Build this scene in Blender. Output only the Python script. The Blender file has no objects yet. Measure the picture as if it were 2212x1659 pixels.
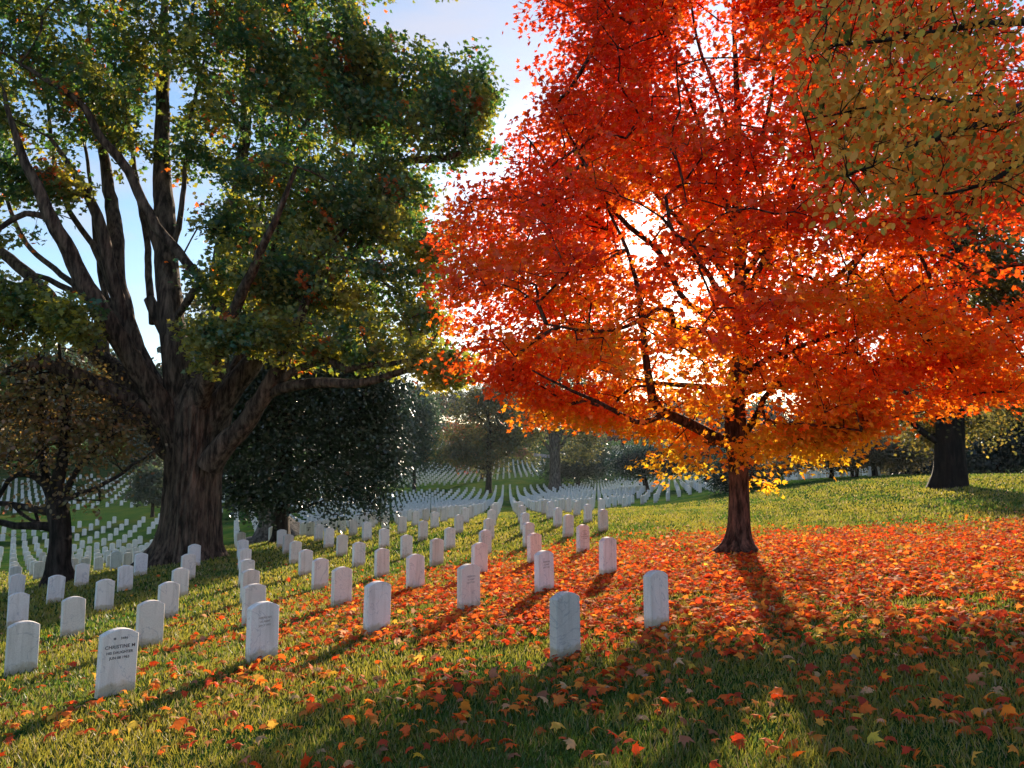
import bpy, math, random
import numpy as np
from mathutils import Vector, Matrix
R = math.radians
random.seed(7); RNG = np.random.default_rng(7)
scn = bpy.context.scene; COL = scn.collection
# ------------------------------------------------------------------ camera
F = 1659.0; PITCH = math.atan(182/1659.0); CZ = 1.65
cam_d = bpy.data.cameras.new("camera"); cam = bpy.data.objects.new("camera", cam_d); COL.objects.link(cam)
cam.location = (0, 0, CZ); cam.rotation_euler = (R(90)+PITCH, 0, 0)
cam_d.sensor_width = 36; cam_d.lens = 27.0; cam_d.clip_start = 0.05; cam_d.clip_end = 4000
scn.camera = cam
# ------------------------------------------------------------------ sky, sun
SUN_AZ = R(12.8); SUN_EL = R(16)
world = bpy.data.worlds.new("World"); scn.world = world; world.use_nodes = True
nt = world.node_tree; nt.nodes.clear()
wout = nt.nodes.new('ShaderNodeOutputWorld'); bg = nt.nodes.new('ShaderNodeBackground')
sky = nt.nodes.new('ShaderNodeTexSky'); sky.sky_type = 'NISHITA'; sky.sun_disc = False
sky.sun_elevation = SUN_EL; sky.sun_rotation = SUN_AZ; sky.dust_density = 0.5; sky.air_density = 1.0; sky.ozone_density = 2.0
bg.inputs['Strength'].default_value = 0.082
# thin high clouds mixed into the sky
tc = nt.nodes.new('ShaderNodeTexCoord'); mp = nt.nodes.new('ShaderNodeMapping'); mp.inputs['Scale'].default_value = (1.6, 1.6, 5.0)
cn = nt.nodes.new('ShaderNodeTexNoise'); cn.inputs['Scale'].default_value = 2.3; cn.inputs['Detail'].default_value = 7; cn.inputs['Roughness'].default_value = 0.55
cr = nt.nodes.new('ShaderNodeValToRGB'); cr.color_ramp.elements[0].position = 0.46; cr.color_ramp.elements[1].position = 0.68
cr.color_ramp.elements[1].color = (0.75, 0.75, 0.75, 1)
mx = nt.nodes.new('ShaderNodeMixRGB'); mx.inputs['Color2'].default_value = (3.5, 3.5, 4.0, 1)
nt.links.new(tc.outputs['Generated'], mp.inputs['Vector']); nt.links.new(mp.outputs[0], cn.inputs['Vector'])
nt.links.new(cn.outputs['Fac'], cr.inputs[0]); nt.links.new(cr.outputs['Color'], mx.inputs['Fac'])
hs = nt.nodes.new('ShaderNodeHueSaturation'); hs.inputs['Saturation'].default_value = 1.12
nt.links.new(sky.outputs[0], hs.inputs['Color']); nt.links.new(hs.outputs[0], mx.inputs['Color1']); nt.links.new(mx.outputs[0], bg.inputs['Color']); nt.links.new(bg.outputs[0], wout.inputs['Surface'])
sun_d = bpy.data.lights.new("sun", 'SUN'); sun = bpy.data.objects.new("sun", sun_d); COL.objects.link(sun)
sun_d.energy = 5.0; sun_d.angle = R(0.53); sun_d.color = (1.0, 0.80, 0.58)
sdir = Vector((math.sin(SUN_AZ)*math.cos(SUN_EL), math.cos(SUN_AZ)*math.cos(SUN_EL), math.sin(SUN_EL)))
sun.rotation_euler = sdir.to_track_quat('Z', 'Y').to_euler(); sun.location = (20, 60, 40)
vs = scn.view_settings; vs.view_transform = 'Standard'; vs.look = 'None'; vs.gamma = 1.0; vs.exposure = 1.42
scn.render.engine = 'CYCLES'
scn.cycles.max_bounces = 7; scn.cycles.diffuse_bounces = 3; scn.cycles.transmission_bounces = 5; scn.cycles.glossy_bounces = 2
scn.cycles.transparent_max_bounces = 8; scn.cycles.sample_clamp_indirect = 4.0

# ------------------------------------------------------------------ photo-survey helpers (used to measure real positions)
def ray(px, py):
    cx = (px-1106)/F; cy = (829.5-py)/F; c, s = math.cos(PITCH), math.sin(PITCH)
    return np.array([cx, c-cy*s, s+cy*c])
def W(px, py, d):
    r = ray(px, py); return r*(d/r[1]) + np.array([0, 0, CZ])
def proj(P):
    P = np.asarray(P, float); c, s = math.cos(PITCH), math.sin(PITCH)
    x, y, z = P[..., 0], P[..., 1], P[..., 2]-CZ
    D = np.maximum(y*c+z*s, 0.01); u = z*c-y*s
    return 1106+F*x/D, 829.5-F*u/D
# ------------------------------------------------------------------ generic mesh helpers
def mesh_np(name, V, faces, mats=None, fcol=None, smooth=False, fmat=None):
    """faces: list of int arrays (n,k). fcol (nf,3) stored as face colour 'tint'"""
    me = bpy.data.meshes.new(name); V = np.asarray(V, np.float32)
    faces = [np.asarray(f, np.int32) for f in faces if len(f)]
    nl = sum(f.size for f in faces); nf = sum(len(f) for f in faces)
    me.vertices.add(len(V)); me.vertices.foreach_set('co', V.ravel())
    me.loops.add(nl); me.polygons.add(nf)
    me.loops.foreach_set('vertex_index', np.concatenate([f.ravel() for f in faces]))
    tot = np.concatenate([np.full(len(f), f.shape[1], np.int32) for f in faces])
    st = np.concatenate([[0], np.cumsum(tot)[:-1]]).astype(np.int32)
    me.polygons.foreach_set('loop_start', st); me.polygons.foreach_set('loop_total', tot)
    me.polygons.foreach_set('use_smooth', np.full(nf, bool(smooth)))
    if fmat is not None: me.polygons.foreach_set('material_index', np.asarray(fmat, np.int32))
    if fcol is not None:
        at = me.attributes.new('tint', 'FLOAT_COLOR', 'FACE')
        at.data.foreach_set('color', np.concatenate([np.asarray(fcol, np.float32), np.ones((nf, 1), np.float32)], 1).ravel())
    for m in (mats or []): me.materials.append(m)
    me.update(); me.validate(); return me
def link(name, me, parent=None, loc=(0, 0, 0)):
    o = bpy.data.objects.new(name, me); COL.objects.link(o); o.location = loc
    if parent: o.parent = parent
    return o
def tag(o, label=None, cat=None, group=None, kind=None):
    if label: o['label'] = label
    if cat: o['category'] = cat
    if group: o['group'] = group
    if kind: o['kind'] = kind
    return o
def empty(name, loc=(0, 0, 0)):
    return link(name, None, None, loc)
def nrm(v): return v/np.maximum(np.linalg.norm(v, axis=-1, keepdims=True), 1e-9)
# ------------------------------------------------------------------ materials
def new_mat(name):
    m = bpy.data.materials.new(name); m.use_nodes = True; t = m.node_tree
    b = t.nodes['Principled BSDF']; return m, t, b
def noise(t, scale, detail=4, rough=.55, coord='Object', sc=None):
    tcn = t.nodes.new('ShaderNodeTexCoord'); n = t.nodes.new('ShaderNodeTexNoise')
    n.inputs['Scale'].default_value = scale; n.inputs['Detail'].default_value = detail; n.inputs['Roughness'].default_value = rough
    if sc:
        mpp = t.nodes.new('ShaderNodeMapping'); mpp.inputs['Scale'].default_value = sc
        t.links.new(tcn.outputs[coord], mpp.inputs[0]); t.links.new(mpp.outputs[0], n.inputs['Vector'])
    else: t.links.new(tcn.outputs[coord], n.inputs['Vector'])
    return n
def ramp(t, src, stops):
    r = t.nodes.new('ShaderNodeValToRGB'); e = r.color_ramp.elements
    while len(e) < len(stops): e.new(0.5)
    for k, (p, c) in enumerate(stops): e[k].position = p; e[k].color = (*c, 1)
    t.links.new(src, r.inputs[0]); return r
def bump(t, b, src, strength, dist):
    n = t.nodes.new('ShaderNodeBump'); n.inputs['Strength'].default_value = strength; n.inputs['Distance'].default_value = dist
    t.links.new(src, n.inputs['Height']); t.links.new(n.outputs[0], b.inputs['Normal']); return n
def mat_leaf(name, trans=0.5, gloss=0.06, rough=0.45, tmul=(1.0, 1.0, 1.0)):
    m = bpy.data.materials.new(name); m.use_nodes = True; t = m.node_tree; t.nodes.clear()
    out = t.nodes.new('ShaderNodeOutputMaterial'); at = t.nodes.new('ShaderNodeAttribute'); at.attribute_name = 'tint'
    df = t.nodes.new('ShaderNodeBsdfDiffuse'); tr = t.nodes.new('ShaderNodeBsdfTranslucent'); gl = t.nodes.new('ShaderNodeBsdfGlossy')
    gl.inputs['Roughness'].default_value = rough; gl.inputs['Color'].default_value = (.9, .95, 1, 1)
    mul = t.nodes.new('ShaderNodeMixRGB'); mul.blend_type = 'MULTIPLY'; mul.inputs[0].default_value = 1; mul.inputs[2].default_value = (*tmul, 1)
    a = t.nodes.new('ShaderNodeMixShader'); a.inputs[0].default_value = trans
    b = t.nodes.new('ShaderNodeMixShader'); b.inputs[0].default_value = gloss
    t.links.new(at.outputs['Color'], df.inputs[0]); t.links.new(at.outputs['Color'], mul.inputs[1]); t.links.new(mul.outputs[0], tr.inputs[0])
    t.links.new(df.outputs[0], a.inputs[1]); t.links.new(tr.outputs[0], a.inputs[2])
    t.links.new(a.outputs[0], b.inputs[1]); t.links.new(gl.outputs[0], b.inputs[2]); t.links.new(b.outputs[0], out.inputs[0])
    return m
def mat_bark(name, c1, c2, scale=6.0, bstr=0.8, zs=0.22):
    m, t, b = new_mat(name)
    n = noise(t, scale, 6, .65, sc=(1, 1, zs)); n2 = noise(t, scale*.25, 3, .5)
    r = ramp(t, n.outputs['Fac'], [(0.40, tuple(x*.35 for x in c1)), (0.47, c1), (0.66, c2)])
    r2 = ramp(t, n2.outputs['Fac'], [(0.35, (0.75, 0.78, 0.75)), (0.65, (1.1, 1.05, 1.0))])
    mm = t.nodes.new('ShaderNodeMixRGB'); mm.blend_type = 'MULTIPLY'; mm.inputs[0].default_value = 1
    t.links.new(r.outputs[0], mm.inputs[1]); t.links.new(r2.outputs[0], mm.inputs[2]); t.links.new(mm.outputs[0], b.inputs['Base Color'])
    b.inputs['Roughness'].default_value = 0.9; b.inputs['Specular IOR Level'].default_value = 0.2
    bump(t, b, n.outputs['Fac'], bstr, 0.05); return m
M_leaf = mat_leaf('leaf_translucent', 0.55, 0.05)
M_redleaf = mat_leaf('maple_leaf', 0.62, 0.025, .5, (1.0, 1.05, .7))
M_oldleaf = mat_leaf('shade_tree_leaf', 0.5, 0.035, .45, (2.6, 1.9, .5))
M_waxy = mat_leaf('waxy_leaf', 0.08, 0.07, 0.30)
M_grass = mat_leaf('grass_blade', 0.5, 0.04, .5)
M_litter = mat_leaf('fallen_leaf', 0.4, 0.02, .6)
M_bark_big = mat_bark('furrowed_bark', (0.055, 0.038, 0.030), (0.165, 0.12, 0.095), 8, 1.0, .17)
M_bark_maple = mat_bark('maple_bark', (0.05, 0.03, 0.026), (0.17, 0.10, 0.085), 14, .8, .2)
M_bark_dark = mat_bark('dark_bark', (0.018, 0.014, 0.013), (0.06, 0.048, 0.042), 8, .8)
M_bough = mat_leaf('bough_leaf', 0.45, 0.012, .5)
M_bark_black = mat_bark('black_bark', (0.008, 0.007, 0.007), (0.026, 0.02, 0.018), 8, .8)
M_bark_grey = mat_bark('grey_bark', (0.09, 0.08, 0.075), (0.2, 0.18, 0.17), 7, .7)
def mat_stone(foot_stain=True):
    m, t, b = new_mat('white_marble')
    inf = t.nodes.new('ShaderNodeObjectInfo'); tcn = t.nodes.new('ShaderNodeTexCoord')
    add = t.nodes.new('ShaderNodeVectorMath'); add.operation = 'MULTIPLY_ADD'
    t.links.new(inf.outputs['Random'], add.inputs[1]); add.inputs[0].default_value = (37, 53, 71)
    cmb = t.nodes.new('ShaderNodeCombineXYZ'); 
    for k in range(3): t.links.new(inf.outputs['Random'], cmb.inputs[k])
    add.inputs[0].default_value = (37, 53, 71); t.links.new(cmb.outputs[0], add.inputs[1]); t.links.new(tcn.outputs['Object'], add.inputs[2])
    def nz(sc, det, dist=0):
        n = t.nodes.new('ShaderNodeTexNoise'); n.inputs['Scale'].default_value = sc; n.inputs['Detail'].default_value = det
        n.inputs['Distortion'].default_value = dist; t.links.new(add.outputs[0], n.inputs['Vector']); return n
    base = ramp(t, nz(3.5, 5).outputs['Fac'], [(0.3, (0.76, 0.76, 0.76)), (0.7, (0.86, 0.855, 0.85))])
    tint = ramp(t, inf.outputs['Random'], [(0.0, (0.86, 0.84, 0.80)), (0.35, (1.0, 1.0, 1.0)), (0.7, (0.93, 0.96, 1.0)), (0.9, (1.02, 0.98, 0.93)), (1.0, (0.70, 0.67, 0.64))])
    vein = ramp(t, nz(1.7, 5, 2.2).outputs['Fac'], [(0.0, (1, 1, 1)), (0.487, (1, 1, 1)), (0.5, (0.70, 0.73, 0.79)), (0.513, (1, 1, 1)), (1.0, (1, 1, 1))])
    speck = ramp(t, nz(120, 2).outputs['Fac'], [(0.3, (0.86, 0.86, 0.86)), (0.6, (1.03, 1.03, 1.03))])
    # soil and moss stain that clings to the foot of a stone
    sep = t.nodes.new('ShaderNodeSeparateXYZ'); t.links.new(tcn.outputs['Object'], sep.inputs[0])
    ad = t.nodes.new('ShaderNodeMath'); ad.operation = 'MULTIPLY_ADD'; t.links.new(nz(14, 3).outputs['Fac'], ad.inputs[0]); ad.inputs[1].default_value = -0.16; t.links.new(sep.outputs[2], ad.inputs[2])
    foot = ramp(t, ad.outputs[0], [(0.0, (0.72, 0.66, 0.52)), (0.05, (1, 1, 1))])
    cur = base.outputs[0]
    mps = t.nodes.new('ShaderNodeMapping'); mps.inputs['Scale'].default_value = (16, 16, 1.4); t.links.new(add.outputs[0], mps.inputs[0])
    ns = t.nodes.new('ShaderNodeTexNoise'); ns.inputs['Scale'].default_value = 1.0; ns.inputs['Detail'].default_value = 4; t.links.new(mps.outputs[0], ns.inputs['Vector'])
    streak = ramp(t, ns.outputs['Fac'], [(0.30, (0.80, 0.80, 0.79)), (0.52, (1, 1, 1))])
    for o in (tint, vein, speck, streak)+((foot,) if foot_stain else ()):
        mm = t.nodes.new('ShaderNodeMixRGB'); mm.blend_type = 'MULTIPLY'; mm.inputs[0].default_value = 1
        t.links.new(cur, mm.inputs[1]); t.links.new(o.outputs[0], mm.inputs[2]); cur = mm.outputs[0]
    t.links.new(cur, b.inputs['Base Color']); b.inputs['Roughness'].default_value = 0.75; b.inputs['Specular IOR Level'].default_value = 0.25
    bump(t, b, nz(90, 3).outputs['Fac'], 0.25, 0.004); return m
M_stone = mat_stone(); M_stone_far = mat_stone(False)
def plain(name, c, rough=.8, nscale=8, var=.25):
    m, t, b = new_mat(name); n = noise(t, nscale, 4)
    r = ramp(t, n.outputs['Fac'], [(0.3, tuple(x*(1-var) for x in c)), (0.7, tuple(x*(1+var) for x in c))])
    t.links.new(r.outputs[0], b.inputs['Base Color']); b.inputs['Roughness'].default_value = rough; return m
M_letter = plain('weathered_lettering', (0.06, 0.06, 0.065)); M_letter2 = plain('faint_lettering', (0.40, 0.38, 0.38))

# ------------------------------------------------------------------ terrain
NEAR = [(-5.94,9.56,-2.45),(-3.79,7.53,-2.13),(-4.86,10.59,-2.38),(-7.01,12.61,-2.65),(-10.22,17.7,-2.99),(-8.07,15.67,-2.8),(-5.9,13.67,-2.56),(-6.97,16.71,-2.71),
 (-2.7,8.56,-2.05),(-4.84,18.74,-2.53),(-3.79,15.67,-2.39),(-2.7,12.64,-2.18),(-1.65,9.57,-1.98),(-3.79,19.74,-2.45),(-2.74,16.67,-2.3),(-2.74,20.74,-2.36),(-1.65,13.63,-2.09),
 (-1.68,17.67,-2.18),(-1.69,21.74,-2.25),(-0.56,10.6,-1.89),(-0.6,14.63,-1.99),(-0.61,18.69,-2.06),(0.45,15.63,-1.9),(0.47,11.58,-1.83),(0.4,19.65,-1.98),(0.39,23.72,-1.95),
 (0.52,7.55,-1.79),(1.57,8.56,-1.72),(1.51,12.57,-1.71),(1.48,16.61,-1.81),(1.45,20.65,-1.82),(2.48,21.63,-1.75),(1.42,24.7,-1.86)]
FAR = [ # photo px, py, distance
 (400,1204,25),(1597,1190,14),(1190,1123,28),(1244,1112,31),(1296,1103,34),(1072,1127,29),(889,1156,26),(760,1172,27),(620,1192,26),(535,1203,25),
 (30,1250,30),(200,1238,32),(330,1222,32),(607,1166,31),(700,1152,34),(820,1140,34),
 (40,1215,45),(230,1203,51),(206,1177,61),(60,1146,70),(248,1128.6,73),(346,1118,75),(165,1104,83),(260,1097,86),(25,1106,80),(110,1066,100),(313,1048,105),(226,1027,118),(313,1027,118),(20,1040,112),(220,990,135),(60,1000,140),
 (540,1100,75),(640,1088,85),(760,1078,98),(849,1071,109),(953,1064,113),(1031,1059,118),(1117,1055,123),(1222,1051,127),
 (942,1097,83),(1000,1095,72),(1110,1100,55),(1180,1085,65),(1250,1075,75),(1318,1098,45),(1380,1060,85),
 (849,1054,123),(1000,1044,127),(1115,1033,133),(1277,1043,145),(1330,1041,148),(1410,1031,150),(1170,1026,140),
 (846,1009,172),(956,1003,178),(1084,998,185),(1153,1002,185),(1320,1024,160),(1330,1008,178),
 (880,976,205),(1110,977,205),(1313,992,190),(1500,988,195),(920,950,222),(980,915,250),(700,960,230),(500,975,210),(300,975,190),(100,975,180),
 (1404,1087,55),(1436,1082,61),(1482,1069,60),(1545,1059,60),(1659,1044,56),(1729,1035,58),(1796,1030,60),(1915,1027,62),(1437,1029,140),(1500,1022,140),(1700,1016,140),(1930,1012,140),
 (1700,985,200),(1950,985,200),(2200,990,200),
 (1500,1100,38),(1600,1082,38),(1750,1050,40),(1900,1031,45),(2000,1030,38),(2050,1052,30),(2200,1022,42),(1750,1110,25),(2000,1090,24),(2180,1090,22),
 (1900,1190,14),(2150,1230,11),(2100,1400,7)]
XY = [(p[0], p[1], p[2]+CZ) for p in NEAR]
for px, py, d in FAR:
    p = W(px, py, d); XY.append(tuple(p))
XY += [(0,0,0),(-4,2,-.55),(4,2,.25),(-12,4,-1.6),(12,4,.8),(0,-12,.0),(-20,-8,-2),(20,-8,1.2),(-25,15,-3.2),(-40,30,-3.5),(30,25,1.4),(60,50,1.5),(90,90,1.5),(-75,75,-1),(-110,120,3),
       (-150,200,9),(-60,300,14),(0,300,17),(60,300,12),(140,230,9),(200,400,18),(0,420,22),(-220,400,22)]
XY = np.array(XY)
def warp(x, y):
    r = np.sqrt(x*x+y*y)+1e-6; s = np.log1p(r/12.0)*12.0/r; return np.stack([x*s, y*s], -1)
_P = warp(XY[:, 0], XY[:, 1]); _n = len(XY)
def _k(a, b):
    d = np.linalg.norm(a[:, None]-b[None], axis=-1); return d*d*np.log(d+1e-9)
_lam = np.array([0.35]*len(NEAR)+[2.5]*(_n-len(NEAR)))
_A = np.zeros((_n+3, _n+3)); _A[:_n, :_n] = _k(_P, _P)+np.diag(_lam); _A[:_n, _n] = 1; _A[:_n, _n+1:] = _P; _A[_n, :_n] = 1; _A[_n+1:, :_n] = _P.T
_w = np.linalg.solve(_A, np.concatenate([XY[:, 2], np.zeros(3)]))
def ground(x, y):
    x = np.atleast_1d(np.asarray(x, float)); y = np.atleast_1d(np.asarray(y, float)); sh = x.shape
    q = warp(x.ravel(), y.ravel()); out = np.empty(len(q))
    for s in range(0, len(q), 20000):
        e = q[s:s+20000]; out[s:s+20000] = _k(e, _P)@_w[:_n] + _w[_n] + e@_w[_n+1:]
    return out.reshape(sh)
def gz(x, y): return float(ground(x, y)[0])
def axis(lims):
    a = []
    for (s, e, st) in lims: a += list(np.arange(s, e, st))
    return np.array(a+[lims[-1][1]])
gx = axis([(-700,-220,60),(-220,-80,10),(-80,-30,2.5),(-30,-12,.8),(-12,14,.3),(14,30,.8),(30,80,2.5),(80,220,10),(220,700,60)])
gy = axis([(-60,-6,6),(-6,2,1),(2,30,.3),(30,60,1),(60,260,3.5),(260,500,20),(500,2500,150)])
GX, GY = np.meshgrid(gx, gy); GZ = ground(GX, GY)
far = np.clip((GY-420)/400, 0, 1); GZ = GZ*(1-far)+far*24
GZ += (np.sin(GX*1.9+1.3*np.sin(GY*.7))*np.sin(GY*2.3+.5)*.012)*(GY < 60)
nx, ny = len(gx), len(gy); idx = np.arange(nx*ny).reshape(ny, nx)
Fq = np.stack([idx[:-1, :-1], idx[:-1, 1:], idx[1:, 1:], idx[1:, :-1]], -1).reshape(-1, 4)
def mat_ground():
    m, t, b = new_mat('turf')
    n1 = noise(t, .35, 5, .6, 'Object'); n2 = noise(t, 9, 4, .7, 'Object'); n3 = noise(t, 60, 2, .6, 'Object')
    r1 = ramp(t, n1.outputs['Fac'], [(0.3, (0.018, 0.06, 0.02)), (0.5, (0.035, 0.085, 0.022)), (0.72, (0.10, 0.11, 0.03))])
    r2 = ramp(t, n2.outputs['Fac'], [(0.3, (0.6, 0.65, 0.6)), (0.7, (1.35, 1.25, 1.1))])
    mm = t.nodes.new('ShaderNodeMixRGB'); mm.blend_type = 'MULTIPLY'; mm.inputs[0].default_value = 1
    t.links.new(r1.outputs[0], mm.inputs[1]); t.links.new(r2.outputs[0], mm.inputs[2]); t.links.new(mm.outputs[0], b.inputs['Base Color'])
    b.inputs['Roughness'].default_value = 1.0; b.inputs['Specular IOR Level'].default_value = 0.0
    bump(t, b, n2.outputs['Fac'], 1.0, 0.12); return m
M_ground = mat_ground()
g = link('ground', mesh_np('ground', np.stack([GX.ravel(), GY.ravel(), GZ.ravel()], 1), [Fq], [M_ground], smooth=True)); tag(g, kind='structure')
# road far across the valley: a sheet just above the turf
def strip(name, pts, width, mat, lift=.03):
    pts = np.array(pts, float); n = len(pts)*6; s = np.linspace(0, len(pts)-1, n); P = np.stack([np.interp(s, range(len(pts)), pts[:, k]) for k in (0, 1)], 1)
    T = nrm(np.gradient(P, axis=0)); N = np.stack([-T[:, 1], T[:, 0]], 1); rows = []
    for o in (-1, -.33, .33, 1): rows.append(P+N*o*width/2)
    V = np.concatenate(rows); z = ground(V[:, 0], V[:, 1])+lift; V = np.column_stack([V, z]); f = []
    for k in range(3): a = np.arange(n-1)+k*n; f.append(np.stack([a, a+1, a+1+n, a+n], 1))
    return link(name, mesh_np(name, V, f, [mat]))
M_asph = plain('worn_asphalt', (0.16, 0.155, 0.16), .9, 1.5)
rd = [W(px, py, d)[:2] for px, py, d in ((500, 985, 215), (880, 979, 206), (1110, 979, 205), (1313, 993, 190), (1500, 990, 192), (1800, 990, 200), (2200, 990, 200))]
tag(strip('road', rd, 6.0, M_asph, .12), kind='structure')

# ------------------------------------------------------------------ headstones
def stone_mesh(name, w=.33, t=.10, h=.61, arc=.055, bev=.008):
    n = 9; prof = [(-w/2, -.25), (w/2, -.25)]
    for k in range(n+1):
        x = w/2 - w*k/n; prof.append((x, h-arc + arc*(1-(2*x/w)**2)))
    prof = np.array(prof); c = prof.mean(0); ins = prof + nrm(c-prof)*bev*1.2
    m = len(prof); V = []
    for (pp, y) in ((ins, -t/2), (prof, -t/2+bev), (prof, t/2-bev), (ins, t/2)):
        V += [(p[0], y, p[1]) for p in pp]
    q = []
    for L in range(3):
        for k in range(m): a = L*m+k; b_ = L*m+(k+1) % m; q.append((a, b_, b_+m, a+m))
    me = mesh_np(name, V, [q, [list(range(m-1, -1, -1))[::-1]], [list(range(3*m+m-1, 3*m-1, -1))]], [M_stone])
    return me
SM = [stone_mesh('headstone_body', .33, .10, .61, .055), stone_mesh('headstone_body', .34, .105, .64, .06), stone_mesh('headstone_body', .325, .10, .585, .045)]
FACE = R(43.5)       # stones look to the right of the camera
O0 = np.array([1.57, 8.56]); VA = np.array([1.0605, 1.009]); VB = np.array([-0.03, 4.035])
P_MAIN = [(-300,1700),(-300,1165),(0,1146),(178,1132),(248,1127),(315,1121),(400,1113),(520,1098),(640,1085),(760,1075),(848,1068),(953,1062),(1031,1057),(1117,1053),(1222,1049),(1254,1048),(1256,1041),
  (1330,1038),(1410,1028),(1437,1026),(1500,1019),(1700,1013),(1932,1012),(1932,1028),(1915,1029),(1796,1032),(1729,1038),(1673,1042),(1659,1047),(1546,1062),(1525,1066),(1482,1072),(1462,1077),(1437,1085),(1404,1090),(1320,1103),(1300,1110),(1312,1150),(1326,1250),(1440,1362),(1430,1400),(1240,1440),(1000,1370),(700,1440),(300,1570),(-300,1800)]
P_A = [(-200,1120),(31,1112),(99,1109),(167,1107),(260,1099),(480,1088),(700,1072),(849,1056),(1000,1046),(1067,1037),(1115,1035),(1172,1029),(1180,994),(1153,1000),(1113,995),(1084,996),(956,1001),(846,1007),(600,1012),(400,1018),(313,1024),(226,1025),(109,1036),(-200,1038)]
P_B = [(1300,1026),(1400,1024),(1440,1022),(1440,1010),(1300,1008)]
P_UP = [(845,974),(880,973),(1000,971),(1010,955),(990,912),(930,912),(915,930),(880,955)]
P_UP2 = [(1318,986),(1460,984),(1460,960),(1318,966)]
def inpoly(px, py, poly):
    c = np.zeros(px.shape, bool); n = len(poly)
    for k in range(n):
        x1, y1 = poly[k]; x2, y2 = poly[(k+1) % n]
        cond = ((y1 > py) != (y2 > py)) & (px < (x2-x1)*(py-y1)/(y2-y1+1e-12)+x1); c ^= cond
    return c
ii, jj = np.meshgrid(np.arange(-230, 260), np.arange(-60, 120)); ii = ii.ravel(); jj = jj.ravel()
SX = O0[0]+ii*VA[0]+jj*VB[0]; SY = O0[1]+ii*VA[1]+jj*VB[1]
k = (SY > 5) & (SY < 300) & (np.abs(SX) < SY*.85+3); SX, SY, ii, jj = SX[k], SY[k], ii[k], jj[k]
SZ = ground(SX, SY); px, py = proj(np.stack([SX, SY, SZ], -1))
sel = (inpoly(px, py, P_MAIN) & (SY < 160)) | (inpoly(px, py, P_A) & (SY > 78) & (SY < 200)) | (inpoly(px, py, P_B) & (SY > 140)) | ((inpoly(px, py, P_UP) | inpoly(px, py, P_UP2)) & (SY > 185))
# row j=0 (nearest) only holds the two stones by the leaves
sel &= ~((SY < 9.5) & (SX > -2.2) & (SX < 0.3) & (SY < 9.3)) & ~((SY < 7.4))
def away(x, y, r):
    global sel; sel &= ((SX-x)**2+(SY-y)**2) > r*r
for (x, y, r) in ((W(400,1204,25)[0], 25, 2.6), (W(127,1238,23)[0], 23, .9), (W(607,1166,31)[0], 31, .8), (W(590,1148,37)[0], 37, 1.6)): away(x, y, r)
rr = np.random.default_rng(3); sel &= ~((rr.random(len(sel)) < .03) & (SY > 40))
SX, SY, SZ, px, py, ii, jj = [a[sel] for a in (SX, SY, SZ, px, py, ii, jj)]
print('headstones', len(SX))
order = np.argsort(SY)
vis = [q for q in order if -25 < px[q] < 2240]
NEARLAB = { # nearest photo px,py of the base -> label
 (40,1454):"plain white headstone low at the left edge, in front of two others",
 (240,1502):"white headstone with dark lettering reading CHRISTINE M, nearest on the left",
 (321,1398):"plain white headstone just behind and right of the lettered CHRISTINE M stone",
 (157,1372):"grey-veined white headstone between the left edge and the CHRISTINE M stone",
 (124,1300):"white headstone just in front of the dark trunk of the small tree at left",
 (229,1318):"smooth white headstone alone on the grass below the big tree's left roots",
 (371,1332):"white headstone partly overlapping a smaller one below the big tree trunk",
 (397,1289):"small white headstone straight below the big tree trunk, behind an overlapping one",
 (565,1425):"white headstone with two blue-grey streaks at its top, front of an overlapping file of four",
 (668,1242):"white headstone at left of an overlapping pair below the dark evergreen",
 (695,1272):"white headstone in front of an overlapping pair below the dark evergreen",
 (743,1307):"white headstone behind and left of the large blank one at the edge of the leaves",
 (812,1367):"large blank white headstone at the left edge of the orange leaf carpet",
 (781,1223):"clean white headstone on sunlit grass below the evergreen's right edge",
 (828,1247):"faintly pink headstone on sunlit grass between two shadow stripes",
 (883,1205):"slim white headstone standing just before the dense crest row",
 (900,1273):"white headstone with dark scratches and cracked side, at the edge of the leaves",
 (945,1221):"pinkish white headstone on grass left of the overlapping centre file",
 (975,1187):"white headstone behind the pinkish one, near the crest row",
 (1016,1316):"white headstone with a diagonal grey vein among orange leaves",
 (1036,1238):"pinkish headstone partly hidden behind the one with the diagonal vein",
 (1051,1199):"pinkish headstone, third in the overlapping centre file",
 (1155,1218):"pink-lit headstone behind the tall one with faint lettering",
 (1175,1287):"tall white headstone with faint lettering standing in orange leaves",
 (1140,1183):"narrow headstone fourth back in the file left of the leaf carpet",
 (1134,1148):"small headstone behind the narrow one in the file left of the leaf carpet",
 (1223,1420):"large plain white headstone nearest in the centre, casting a shadow toward the viewer",
 (1419,1356):"bluish white headstone furthest right, straight before the maple",
 (1310,1244):"white headstone left of the maple trunk with thick leaves round its foot",
 (1256,1197):"pink-lit headstone with five lines of small lettering beside the leaf carpet",
 (1224,1163):"headstone with a dark foot shadow on the grass above the leaf carpet",
 (1299,1145):"headstone at the right end of its row beside open grass",
 (1203,1135):"white headstone on the grass below the crest row, left of two others"}
used = {}
for q in vis[:120]:
    for kk in NEARLAB:
        dd = math.hypot(px[q]-kk[0], (py[q]-kk[1])*1.5)
        if dd < 14 and kk not in used.values() and q not in used: used[q] = kk; break
print('matched near stones', len(used), [k for k in NEARLAB if k not in used.values()])
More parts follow.
